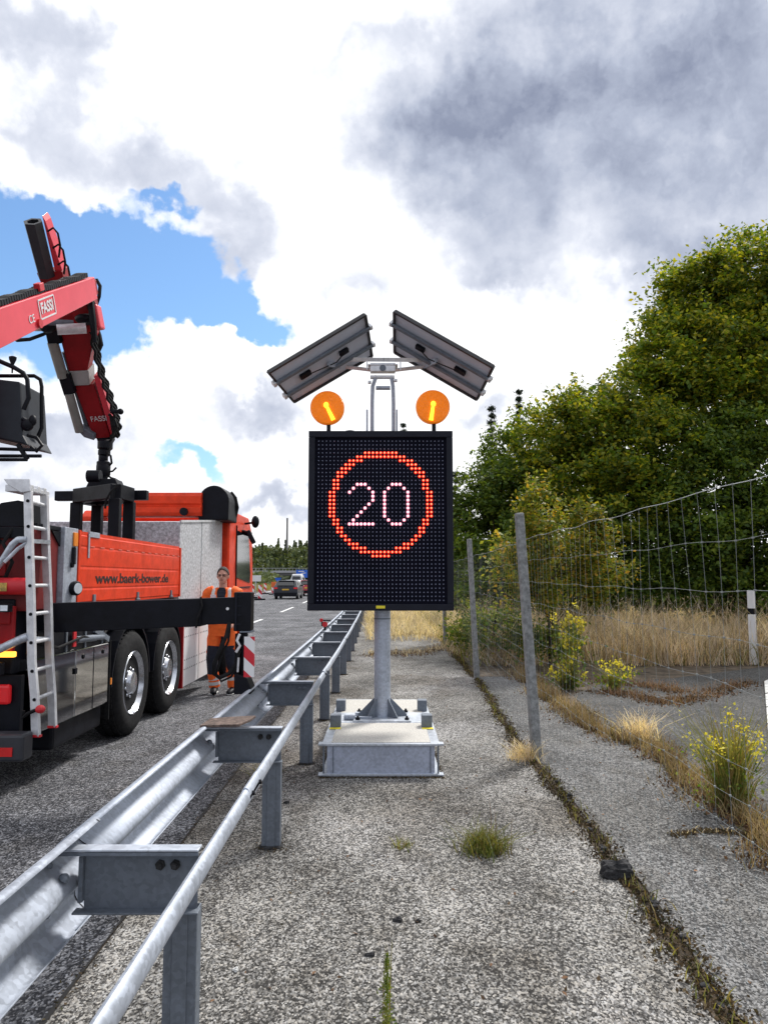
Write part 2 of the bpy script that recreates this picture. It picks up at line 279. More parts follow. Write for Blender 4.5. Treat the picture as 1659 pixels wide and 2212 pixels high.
# ------------------------------------------------------------------ mesh builder
ORG = {}
class MB:
    def __init__(s): s.v = []; s.f = []; s.m = []; s.mi = 0; s.pc = []
    def add(s, vs, fs):
        o = len(s.v); s.pc.append((list(vs), list(fs))); s.v.extend([tuple(q) for q in vs]); s.f.extend([tuple(i + o for i in f) for f in fs]); s.m.extend([s.mi] * len(fs)); return s
    def mat(s, i): s.mi = i; return s
    def obox(s, c, ax, h):
        c = Vector(c); X, Y, Z = [Vector(a) * hh for a, hh in zip(ax, h)]
        vs = [c + X * i + Y * j + Z * k for k in (-1, 1) for j in (-1, 1) for i in (-1, 1)]
        return s.add(vs, [(0, 2, 3, 1), (4, 5, 7, 6), (0, 1, 5, 4), (2, 6, 7, 3), (0, 4, 6, 2), (1, 3, 7, 5)])
    def box(s, x0, x1, y0, y1, z0, z1):
        return s.obox(((x0 + x1) / 2, (y0 + y1) / 2, (z0 + z1) / 2), ((1, 0, 0), (0, 1, 0), (0, 0, 1)), (abs(x1 - x0) / 2, abs(y1 - y0) / 2, abs(z1 - z0) / 2))
    def bar(s, p, q, w, h, side=(1, 0, 0), w2=None, h2=None):
        p = Vector(p); q = Vector(q); d = (q - p).normalized(); sd_ = Vector(side); sd_ = (sd_ - d * sd_.dot(d)).normalized(); up = d.cross(sd_)
        w2 = w if w2 is None else w2; h2 = h if h2 is None else h2; vs = []
        for (c, a, b) in ((p, w, h), (q, w2, h2)):
            for (i, j) in ((-1, -1), (1, -1), (1, 1), (-1, 1)): vs.append(c + sd_ * (i * a / 2) + up * (j * b / 2))
        return s.add(vs, [(3, 2, 1, 0), (4, 5, 6, 7), (0, 1, 5, 4), (1, 2, 6, 5), (2, 3, 7, 6), (3, 0, 4, 7)])
    def sweep(s, pts, rad, n=10, cap=True, ref=None):
        pts = [Vector(p) for p in pts]; k = len(pts)
        rad = [(r, r) if isinstance(r, (int, float)) else r for r in (rad if isinstance(rad, (list,)) else [rad] * k)]
        T = []
        for i in range(k):
            t = (pts[min(i + 1, k - 1)] - pts[max(i - 1, 0)]); T.append(t.normalized() if t.length > 1e-9 else Vector((0, 0, 1)))
        r0 = Vector(ref) if ref else (Vector((0, 0, 1)) if abs(T[0].z) < .9 else Vector((1, 0, 0)))
        vs = []
        a = (r0 - T[0] * r0.dot(T[0])).normalized()
        for i in range(k):
            a = (a - T[i] * a.dot(T[i])); a = a.normalized() if a.length > 1e-6 else Vector((1, 0, 0)); b = T[i].cross(a)
            for j in range(n):
                t = 2 * math.pi * j / n; vs.append(pts[i] + a * (rad[i][0] * math.cos(t)) + b * (rad[i][1] * math.sin(t)))
        fs = [(i * n + j, i * n + (j + 1) % n, (i + 1) * n + (j + 1) % n, (i + 1) * n + j) for i in range(k - 1) for j in range(n)]
        if cap: fs += [tuple(range(n - 1, -1, -1)), tuple(range((k - 1) * n, k * n))]
        return s.add(vs, fs)
    def cyl(s, p, q, r, n=16, r2=None): return s.sweep([p, q], [r, r if r2 is None else r2], n)
    def lathe(s, c, prof, axis=(0, 0, 1), n=20):
        c = Vector(c); A = Vector(axis).normalized(); a = A.orthogonal().normalized(); b = A.cross(a); vs = []
        for (r, h) in prof:
            for j in range(n):
                t = 2 * math.pi * j / n; vs.append(c + A * h + a * (r * math.cos(t)) + b * (r * math.sin(t)))
        k = len(prof)
        fs = [(i * n + j, i * n + (j + 1) % n, (i + 1) * n + (j + 1) % n, (i + 1) * n + j) for i in range(k - 1) for j in range(n)]
        fs += [tuple(range(n - 1, -1, -1)), tuple(range((k - 1) * n, k * n))]
        return s.add(vs, fs)
    def prism(s, poly, vec):      # poly: list of 3D points, extruded by vec
        poly = [Vector(p) for p in poly]; n = len(poly); vec = Vector(vec)
        vs = poly + [p + vec for p in poly]
        return s.add(vs, [tuple(range(n - 1, -1, -1)), tuple(range(n, 2 * n))] + [(i, (i + 1) % n, n + (i + 1) % n, n + i) for i in range(n)])
    def ball(s, c, r, n=12, m=8):
        r = r if isinstance(r, (tuple, list)) else (r, r, r); c = Vector(c); vs = []
        for i in range(1, m):
            for j in range(n):
                a = math.pi * i / m; t = 2 * math.pi * j / n
                vs.append(c + Vector((r[0] * math.sin(a) * math.cos(t), r[1] * math.sin(a) * math.sin(t), r[2] * math.cos(a))))
        top = len(vs); vs += [c + Vector((0, 0, r[2])), c - Vector((0, 0, r[2]))]
        fs = [(i * n + j, (i + 1) * n + j, (i + 1) * n + (j + 1) % n, i * n + (j + 1) % n) for i in range(m - 2) for j in range(n)]
        fs += [(top, j, (j + 1) % n) for j in range(n)] + [(top + 1, (m - 2) * n + (j + 1) % n, (m - 2) * n + j) for j in range(n)]
        return s.add(vs, fs)
    def build(s, name, mats, parent=None, bevel=0.0, smooth=False, fix=True):
        me = bpy.data.meshes.new(name); me.from_pydata(s.v, [], s.f)
        for m_ in (mats if isinstance(mats, (list, tuple)) else [mats]): me.materials.append(m_)
        if any(s.m): me.polygons.foreach_set('material_index', s.m)
        if fix and len(s.f) < 60000:
            b = bmesh.new(); b.from_mesh(me); bmesh.ops.recalc_face_normals(b, faces=b.faces); b.to_mesh(me); b.free()
        if smooth:
            me.polygons.foreach_set('use_smooth', [True] * len(me.polygons))
            try: me.set_sharp_from_angle(angle=R(40))
            except Exception: pass
        me.update()
        return link(name, me, parent, bevel)
def each(mb, name, mats, parent=None, bevel=0.0, smooth=False):
    for vs, fs in mb.pc: MB().add(vs, fs).build(name, mats, parent, bevel, smooth)
def link(name, me, parent=None, bevel=0.0):
    o = bpy.data.objects.new(name, me); COL.objects.link(o)
    if parent is not None:
        o.parent = parent; o.location = -ORG.get(parent, Vector((0, 0, 0)))
    if bevel:
        b = o.modifiers.new('bevel', 'BEVEL'); b.width = bevel; b.segments = 2; b.limit_method = 'ANGLE'; b.angle_limit = R(35)
    ORG[o] = Vector((0, 0, 0)); return o
def thing(name, label, cat, loc=(0, 0, 0), group=None):
    o = bpy.data.objects.new(name, None); COL.objects.link(o); o.location = loc; o.empty_display_size = .2
    ORG[o] = Vector(loc); return tag(o, label, cat, group)
def tag(o, label, cat=None, group=None):
    o['label'] = label
    if cat: o['category'] = cat
    if group: o['group'] = group
    return o
def kind(o, k): o['kind'] = k; return o
def dup(root, loc, label, rotz=0.0):
    r = root.copy(); COL.objects.link(r); r.location = loc; r.rotation_euler[2] = rotz; r['label'] = label
    for ch in list(root.children):
        c = ch.copy(); COL.objects.link(c); c.parent = r
        for g in ch.children:
            d = g.copy(); COL.objects.link(d); d.parent = c
    return r
def text(name, body, size, origin, xdir, ydir, m, parent, ext=0.002, align='CENTER', sx=1.0, shear=0.0, bold=0.0):
    cu = bpy.data.curves.new(name, 'FONT'); cu.body = body; cu.size = size; cu.align_x = align; cu.align_y = 'CENTER'; cu.extrude = ext; cu.shear = shear; cu.offset = bold
    t = bpy.data.objects.new(name + '_tmp', cu); COL.objects.link(t)
    dg = bpy.context.evaluated_depsgraph_get(); me = bpy.data.meshes.new_from_object(t.evaluated_get(dg)); bpy.data.objects.remove(t)
    xd = Vector(xdir).normalized(); yd = Vector(ydir); yd = (yd - xd * yd.dot(xd)).normalized(); zd = xd.cross(yd); o = Vector(origin)
    for v in me.vertices: v.co = o + xd * (v.co.x * sx) + yd * v.co.y + zd * v.co.z
    me.materials.clear(); me.materials.append(m)
    return link(name, me, parent)
def npmesh(name, V, F, mats, parent=None, mi=None):
    me = bpy.data.meshes.new(name); V = np.asarray(V, dtype=np.float32); F = np.asarray(F, dtype=np.int32); k = F.shape[1]
    me.vertices.add(len(V)); me.vertices.foreach_set('co', V.ravel())
    me.loops.add(F.size); me.loops.foreach_set('vertex_index', F.ravel())
    me.polygons.add(len(F)); me.polygons.foreach_set('loop_start', np.arange(0, F.size, k, dtype=np.int32))
    for m_ in (mats if isinstance(mats, (list, tuple)) else [mats]): me.materials.append(m_)
    if mi is not None: me.polygons.foreach_set('material_index', np.asarray(mi, dtype=np.int32))
    me.update(calc_edges=True); me.validate()
    return link(name, me, parent)
def bent(Y): return -0.0004 * max(0.0, Y - 8.0) ** 2
def interp(pts, t):
    return float(np.interp(t, [p[0] for p in pts], [p[1] for p in pts]))

# ================================================================== GROUND
def sheet(name, left, right, ys, z, m, zc=None):
    """strip between two edge functions of Y"""
    b = MB(); vs = []
    for y in ys: vs += [(left(y), y, z), (right(y), y, z)]
    b.add(vs, [(2 * i, 2 * i + 1, 2 * i + 3, 2 * i + 2) for i in range(len(ys) - 1)])
    return b.build(name, m, fix=False)
A_SHOULDER = asphalt('shoulder_chippings', (.030, .029, .028), (.40, .392, .378), .36, .12, 135, stain=(.58, .53, .47), bleach=(1.32, 1.33, 1.38))
A_ROAD = asphalt('road_asphalt', (.026, .027, .032), (.36, .365, .39), .27, .08, 125)
A_APRON = asphalt('old_apron_asphalt', (.032, .032, .033), (.27, .27, .27), .37, .08, 130, bleach=(1.25, 1.25, 1.28), stain=(.8, .78, .74))
A_DARK = asphalt('dark_old_asphalt', (.035, .035, .036), (.15, .15, .15), .36, .12, 100)
g = MB(); g.add([(-2500, -300, -.012), (2500, -300, -.012), (2500, 4000, -.012), (-2500, 4000, -.012)], [(0, 1, 2, 3)])
kind(g.build('ground', M_SOIL, fix=False), 'structure')
def jit(y, a, s): return a * (math.sin(y * 3.1 + s) + .6 * math.sin(y * 7.7 + 2 * s) + .5 * math.sin(y * 17.3 + 3 * s)) / 2
ys_far = [-3 + i * .5 for i in range(50)] + [22 + i * 4 for i in range(120)]
kind(sheet('road', lambda y: -11.6 + bent(y), lambda y: -1.24 + bent(y), ys_far, -.004, A_ROAD), 'structure')
C1 = sorted([(G(x, y).y, G(x, y).x) for x, y in ((968, 1400), (1040, 1480), (1105, 1590), (1185, 1690), (1258, 1770), (1325, 1870), (1415, 1980), (1495, 2090), (1590, 2212))])
def c1(y):
    if y < C1[0][0]: return C1[0][1]
    return interp(C1, y) + jit(y, .025, 1)
def sh_right(y):
    return c1(y) - .035 - .02 * math.sin(y * 11) if y < 26 else c1(26)
ys_n = [-2 + i * .06 for i in range(480)]
kind(sheet('shoulder_pavement', lambda y: -1.222 + bent(y), sh_right, ys_n, 0.0, A_SHOULDER), 'structure')
kind(sheet('far_verge_soil', lambda y: -1.222 + bent(y), lambda y: 3.0, [26.8 + i * 4 for i in range(100)], -.006, M_SOIL), 'structure')
C2 = sorted([(G(x, y).y, G(x, y).x) for x, y in ((1100, 1440), (1180, 1510), (1270, 1575), (1400, 1622), (1500, 1705), (1590, 1780), (1700, 1880))])
def c2(y):
    if y < C2[0][0]: return C2[0][1] + .02
    return interp(C2, y) + jit(y, .05, 4)
ys_a = [-2 + i * .06 for i in range(34 + 210)]
kind(sheet('apron_pavement', lambda y: c1(y) + .045 + .02 * math.sin(y * 9 + 2), lambda y: c2(y) - .03, ys_a, -.002, A_APRON), 'structure')
def poly_sheet(name, px, z, m, jitter=.03, sub=6):
    pts = [G(x, y, z) for x, y in px]; out = []
    for i in range(len(pts)):
        a, b_ = pts[i], pts[(i + 1) % len(pts)]
        for k in range(sub):
            q = a.lerp(b_, k / sub); out.append((q.x + rnd.uniform(-jitter, jitter), q.y + rnd.uniform(-jitter, jitter) * 1.5, z))
    b = MB(); b.add(out, [tuple(range(len(out)))]); return b.build(name, m, fix=False)
kind(poly_sheet('old_road', ((1330, 1590), (1470, 1660), (1560, 1745), (1700, 1850), (2600, 1850), (2400, 1480), (2000, 1440), (1660, 1440), (1480, 1462), (1300, 1475), (1240, 1500)), -.003, A_DARK, .04), 'structure')
kind(poly_sheet('apron_corner', ((1480, 1800), (1659, 1825), (2300, 1860), (2600, 2212), (1800, 2212), (1640, 2000)), -.0015, A_APRON, .03), 'structure')

# road seam and lane dashes
b = MB()
for (y0, y1) in ((24.6, 30.2), (36.6, 43.0), (50, 56.2), (64, 70), (78, 84), (11.5, 17.2), (-1, 4.6)):
    n = 8; vs = []
    for i in range(n + 1):
        y = y0 + (y1 - y0) * i / n; vs += [(-4.70 + bent(y), y, 0), (-4.56 + bent(y), y, 0)]
    b.add(vs, [(2 * i, 2 * i + 1, 2 * i + 3, 2 * i + 2) for i in range(n)])
kind(b.build('lane_marking', M_MARK, fix=False), 'structure')
kind(sheet('left_edge_line', lambda y: -11.35 + bent(y), lambda y: -11.15 + bent(y), ys_far, 0.0, M_MARK), 'structure')

# ================================================================== VARIABLE MESSAGE SIGN
SY = 7.25       # sign face depth
def sign():
    t = thing('speed_display_sign', 'solar powered LED speed display on a galvanised post, showing 20 in a red ring', 'electronic sign', (0.0, 7.45, 0))
    px0 = P(665.5, 1200, SY).x; px1 = P(979, 1200, SY).x; z0 = P(820, 1319, SY).z; z1 = P(820, 932, SY).z
    cx = (px0 + px1) / 2; w = px1 - px0
    # cabinet
    b = MB(); b.box(px0 + .02, px1 - .02, SY + .02, SY + .17, z0 + .02, z1 - .02); b.build('cabinet', M_FRAME, t, bevel=.006)
    b = MB(); fw = .062
    b.box(px0, px1, SY - .035, SY + .03, z0, z0 + fw); b.box(px0, px1, SY - .035, SY + .03, z1 - fw, z1)
    b.box(px0, px0 + fw, SY - .033, SY + .03, z0 + fw, z1 - fw); b.box(px1 - fw, px1, SY - .033, SY + .03, z0 + fw, z1 - fw)
    b.build('cabinet_frame', M_FRAME, t, bevel=.006)
    pan = MB().box(px0 + fw - .01, px1 - fw + .01, SY - .004, SY + .02, z0 + fw - .01, z1 - fw + .01).build('display_face', M_PANEL, t)
    nc, nr = 33, 41; pw = (w - 2 * fw - .03) / nc; ph = (z1 - z0 - 2 * fw - .03) / nr
    x_ = lambda c: cx + (c - (nc - 1) / 2) * pw; z_ = lambda r: (z1 - fw - .015) - (r + .5) * ph
    on = {}
    for r in range(nr):
        for c in range(nc):
            d = math.hypot(c - 16, r - 15.8)
            if 11.6 < d < 13.5: on[(c, r)] = 'R'
    two = ["..XXX..", ".X...X.", "X.....X", "......X", "......X", ".....X.", "....X..", "...X...", "..X....", ".X.....", "XXXXXXX"]
    zero = ["..XXX..", ".X...X."] + ["X.....X"] * 7 + [".X...X.", "..XXX.."]
    for g_, c0 in ((two, 8), (zero, 17)):
        for r, row in enumerate(g_):
            for c, ch in enumerate(row):
                if ch == 'X': on[(c + c0, r + 11)] = 'W'
    def dots(sel, rr, name, m, yy, ca=-1, cb=99):
        q = MB(); n = 8
        for r in range(nr):
            for c in range(nc):
                if on.get((c, r)) != sel or not ca <= c < cb: continue
                X, Z = x_(c), z_(r)
                vs = [(X + rr * math.cos(2 * math.pi * k / n), yy, Z + rr * math.sin(2 * math.pi * k / n)) for k in range(n)]
                vs += [(X + rr * .55 * math.cos(2 * math.pi * k / n), yy - rr * .6, Z + rr * .55 * math.sin(2 * math.pi * k / n)) for k in range(n)]
                q.add(vs, [tuple(range(8, 16))] + [(k, (k + 1) % n, n + (k + 1) % n, n + k) for k in range(n)])
        o = q.build(name, m, pan, fix=False); o['kind'] = 'stuff'; return o
    dots(None, .0070, 'unlit_diodes', M_LEDOFF, SY - .004)
    dots('R', .0160, 'lit_red_ring', M_LEDR, SY - .004)
    dots('R', .0080, 'ring_diode_cores', M_LEDRC, SY - .0155)
    for ca, cb in ((0, 16), (16, 33)):
        dots('W', .0185, 'lit_digit', M_LEDW, SY - .004, ca, cb)
        dots('W', .0125, 'digit_diode_cores', M_LEDWC, SY - .0145, ca, cb)
    MB().box(cx - .043, cx + .043, SY - .041, SY - .0355, z0 + .022, z0 + .048).build('yellow_label', M_YEL, t)
    b = MB(); b.lathe((cx - .30, SY + .05, z1), [(.055, -.002), (.05, .012), (.02, .02)]); b.build('vent_cap', M_BLACK, t)
    # pole
    pz = z0 + .05; pyy = 7.42; pxx = P(826, 1500, 7.42).x
    b = MB(); b.cyl((pxx, pyy, .27), (pxx, pyy, 1.30), .079, 28); b.cyl((pxx, pyy, 1.295), (pxx, pyy, 2.0), .073, 28); b.build('pole', M_GALV, t, smooth=True)
    for zz in (1.22, ):
        MB().cyl((pxx, pyy, zz - .012), (pxx, pyy, zz), .083, 28).build('pole_collar', M_GALVD, t)
    # foot gussets
    for a in (45, 135, 225, 315, 0, 180):
        d = Vector((math.cos(R(a)), math.sin(R(a)), 0)); n_ = Vector((-d.y, d.x, 0)) * .006; o = Vector((pxx, pyy, 0)); Lg = .235 if a in (0, 180) else .2
        MB().prism([o + d * .075 + Vector((0, 0, .283)) - n_, o + d * Lg + Vector((0, 0, .283)) - n_, o + d * Lg + Vector((0, 0, .30)) - n_, o + d * .085 + Vector((0, 0, .45)) - n_, o + d * .075 + Vector((0, 0, .45)) - n_], n_ * 2).build('gusset', M_GALVD, t)
    MB().box(pxx - .27, pxx + .27, pyy - .25, pyy + .25, .268, .283).build('foot_plate', M_GALVL, t, bevel=.004)
    for sx in (-.23, .23):
        for sy in (-.2, .2): MB().lathe((pxx + sx, pyy + sy, .283), [(.022, 0), (.022, .018), (.011, .018), (.011, .035)], n=6).build('bolt', M_BLACK, t)
    # ballast base (two concrete filled steel trays, a bright plate between)
    bx0, bx1, by0, by1, H = -.475, .425, 6.28, 8.55, .262
    base = MB(); base.box(bx0 + .012, bx1 - .012, by0 + .012, by1, .02, H - .01); base = base.build('ballast_box', M_BOX, t, bevel=.004)
    b = MB()
    for (z_0, z_1) in ((H - .018, H), (0.004, .024)):
        b.box(bx0 - .03, bx1 + .03, by0 - .006, by0 + .045, z_0, z_1)
        b.box(bx0 - .03, bx0 + .045, by0 + .045, by1, z_0, z_1); b.box(bx1 - .045, bx1 + .03, by0 + .045, by1, z_0, z_1); b.box(bx0 + .045, bx1 - .045, by1 - .04, by1, z_0, z_1)
    b.build('rim_flange', M_GALVL, t, bevel=.003)
    b = MB()
    for x in (bx0 - .06, bx1 + .01):
        for (z_0, z_1) in ((H - .014, H + .003), (0.006, .022)):
            b.box(x, x + .05, by0 - .012, by0 + .07, z_0, z_1)
    each(b, 'lifting_lug', M_GALVL, t, bevel=.004)
    b = MB()
    for x in (bx0 - .022, bx1 + .008):
        b.box(x, x + .014, by0 + .01, by0 + .025, .025, H - .018)
    for x in (bx0 + .06, bx1 - .05): b.box(x, x + .006, by0 + .004, by0 + .012, .03, H - .02)
    each(b, 'corner_rib', M_GALVD, t)
    MB().box(bx0 + .045, bx1 - .045, by0 + .045, pyy - .26, H - .02, H + .003).build('concrete_fill', M_CONC, t)
    MB().box(bx0 + .045, bx1 - .045, pyy + .26, by1 - .04, H - .02, H + .003).build('concrete_fill', M_CONC, t)
    MB().box(bx0 - .01, bx1 + .01, pyy - .258, pyy + .258, H - .004, H + .007).build('centre_plate', M_GALVL, t, bevel=.003)
    for (x, y) in ((bx0 - .01, pyy - .42), (bx1 - .085, pyy - .42), (bx0 - .01, pyy + .42), (bx1 - .085, pyy + .42)):
        MB().box(x, x + .095, y - .06, y + .06, H + .001, H + .11).build('corner_block', M_GALVD, t, bevel=.006)
    for x in (bx0 - .012, bx1 - .085): MB().box(x, x + .1, pyy - .56, pyy - .49, H + .0035, H + .006).build('yellow_label', M_YEL, t)
    for i in range(3):
        for j in range(3): pass
    b = MB(); b.cyl((bx0 + .10, pyy - .12, H + .03), (bx0 + .20, pyy - .14, H + .03), .028, 10); b.bar((bx0 + .2, pyy - .13, H + .03), (bx0 + .36, pyy - .15, H + .03), .03, .02); b.box(bx0 + .2, bx0 + .27, pyy + .0, pyy + .05, H + .008, H + .05)
    each(b, 'securing_latch', M_GALV, t, bevel=.003)
    # warning beacons
    for (bx, by, ang) in ((707, 880, 26), (935, 878, -8)):
        c = P(bx, by, SY + .06); r = 37.5 / FPX * (SY + .06)
        bc = MB().lathe(c + Vector((0, .03, 0)), [(r * .93, -.02), (r * .98, 0), (r * .98, .05), (r * .7, .075)], axis=(0, 1, 0), n=40).build('beacon_housing', M_AMBER, t, smooth=True)
        ln = MB().lathe(c + Vector((0, .012, 0)), [(r * .06, -.032)] + [(r * (.1 + .82 * k / 26), -.032 + .016 * (k / 26) ** 2 + .003 * (k % 2)) for k in range(27)] + [(r * .97, -.008), (r, 0), (r, .012)], axis=(0, 1, 0), n=40)
        ln = ln.build('lens', M_AMBER, bc, smooth=True)
        a = R(ang); dv = Vector((math.sin(a), 0, -math.cos(a)))
        q = MB(); q.ball(c + Vector((0, -.028, 0)) - dv * .02, (.026, .008, .03), 12, 8)
        q.bar(c - dv * .02 + Vector((0, -.030, 0)), c + dv * r * .86 + Vector((0, -.020, 0)), .030, .008, side=Vector((dv.z, 0, -dv.x)), w2=.042)
        q.build('lit_reflector', M_AMBERHOT, bc)
        MB().cyl((c.x + .012, c.y + .05, z1 - .005), (c.x + .012, c.y + .05, c.z - r * .9), .020, 12).build('beacon_stem', M_BLACK, bc)
    # mast over cabinet
    mb_y = SY + .22
    q = MB()
    for s in (-1, 1):
        pts = [P(829 + s * 23 - 2, 931, mb_y), P(829 + s * 23 - 2, 870, mb_y), P(829 + s * 22 - 2, 835, mb_y), P(829 + s * 16, 812, mb_y)]
        q.sweep(pts, .019, 8)
        q.bar(P(829 + s * 32 - 4, 940, mb_y + .03), P(829 + s * 32 - 4, 885, mb_y + .03), .018, .018)
        q.bar(P(829 + s * 38, 892, mb_y + .03), P(829 + s * 20, 892, mb_y + .03), .01, .01)
    q.bar(P(806, 922, mb_y), P(850, 922, mb_y), .02, .02); q.cyl(P(812, 838, mb_y), P(843, 838, mb_y), .022, 12)
    q.build('mast_bracket', M_GALV, t, smooth=True)
    q = MB(); c = P(827, 796, mb_y); q.box(c.x - .125, c.x + .125, c.y - .05, c.y + .05, c.z - .04, c.z + .045)
    q.box(c.x - .15, c.x + .15, c.y - .06, c.y + .06, c.z + .02, c.z + .032)
    q.cyl(P(800, 815, mb_y), P(852, 815, mb_y), .02, 12); q.cyl(P(795, 826, mb_y - .03), P(802, 826, mb_y - .03), .018, 10); q.cyl(P(851, 822, mb_y - .03), P(858, 822, mb_y - .03), .018, 10); q.build('mast_head', M_AL, t, bevel=.003)
    MB().cyl(c + Vector((0, -.062, -.01)), c + Vector((0, -.05, -.01)), .032, 12).build('pivot_bolt', M_GALVD, t)
    q = MB()
    for s in (-1, 1):
        q.bar(P(829, 777, mb_y - .04), P(829 + s * 112, 776 if s < 0 else 778, mb_y + .10), .026, .04)
        q.bar(P(829 + s * 20, 800, mb_y), P(829 + s * 88, 792, mb_y + .14), .022, .034)
        q.bar(P(829 + s * 36, 776, mb_y), P(829 + s * 36, 800, mb_y), .012, .012)
    each(q, 'cross_arm', M_AL, t, bevel=.002)
    # solar modules : two gable-like wings, underside seen
    #  corners of the underside in the photograph (outline), given real depth
    for s, pts in ((-1, ((790, 681, -.26), (581, 806, -.50), (636, 869, 0), (804, 770, .22))), (1, ((851, 674, -.26), (1064, 794, -.52), (1029, 864, 0), (852, 762, .22)))):
        A, B, D = [P(*pts[k][:2], mb_y + pts[k][2]) for k in (0, 1, 3)]
        nrm = (B - A).cross(D - A).normalized(); nrm = nrm if nrm.z > 0 else -nrm
        ry = ray(*pts[2][:2]); O = Vector((0, 0, CAMH)); C = O + ry * ((A - O).dot(nrm) / ry.dot(nrm))
        q_ = lambda a, b_, h=0.0: (A.lerp(B, a)).lerp(D.lerp(C, a), b_) + nrm * h      # a: inner to outer end, b: upper to lower edge
        cor = [(0, 0), (1, 0), (1, 1), (0, 1)]
        sol = MB().prism([q_(.01 + .98 * a, .015 + .97 * b_, .014) for a, b_ in cor], nrm * .006).build('solar_module', M_PVBACK, t)
        MB().prism([q_(.01 + .98 * a, .015 + .97 * b_, .021) for a, b_ in cor], nrm * .004).build('cell_face', M_PVCELL, sol)
        for k in range(4):
            MB().bar(q_(*cor[k], .012), q_(*cor[(k + 1) % 4], .012), .022, .042, side=nrm.cross(q_(*cor[(k + 1) % 4]) - q_(*cor[k]))).build('module_frame', M_PVFRAME, sol, bevel=.002)
        for k in (.30, .72):
            d_ = (q_(1, k) - q_(0, k)).normalized(); a0, a1 = q_(0, k, -.012) - d_ * .03, q_(1, k, -.012) + d_ * .03
            MB().bar(a0, a1, .034, .03, side=nrm.cross(d_)).build('mounting_rail', M_GALVD, sol, bevel=.002)
            for e_ in (a0, a1): MB().obox(e_ + nrm * .012, (d_, nrm.cross(d_), nrm), (.014, .024, .028)).build('end_clamp', M_AL, sol, bevel=.003)
        u = (q_(1, .5) - q_(0, .5)).normalized(); v = nrm.cross(u)
        for a, w_ in ((.30, .05), (.74, .06)): MB().obox(q_(a, .5, -.006), (u, v, nrm), (w_, .026, .016)).build('junction_box', M_BLACK, sol)
        MB().sweep([q_(.30, .5, -.02), q_(.42, .56, -.045), q_(.6, .52, -.035), q_(.74, .5, -.02)], .006, 6).build('cable', M_RUB, sol)
        MB().bar(q_(.5, .52, -.03), P(829 + s * 88, 792, mb_y + .14), .03, .05).build('tilt_bracket', M_GALV, sol)
sign()

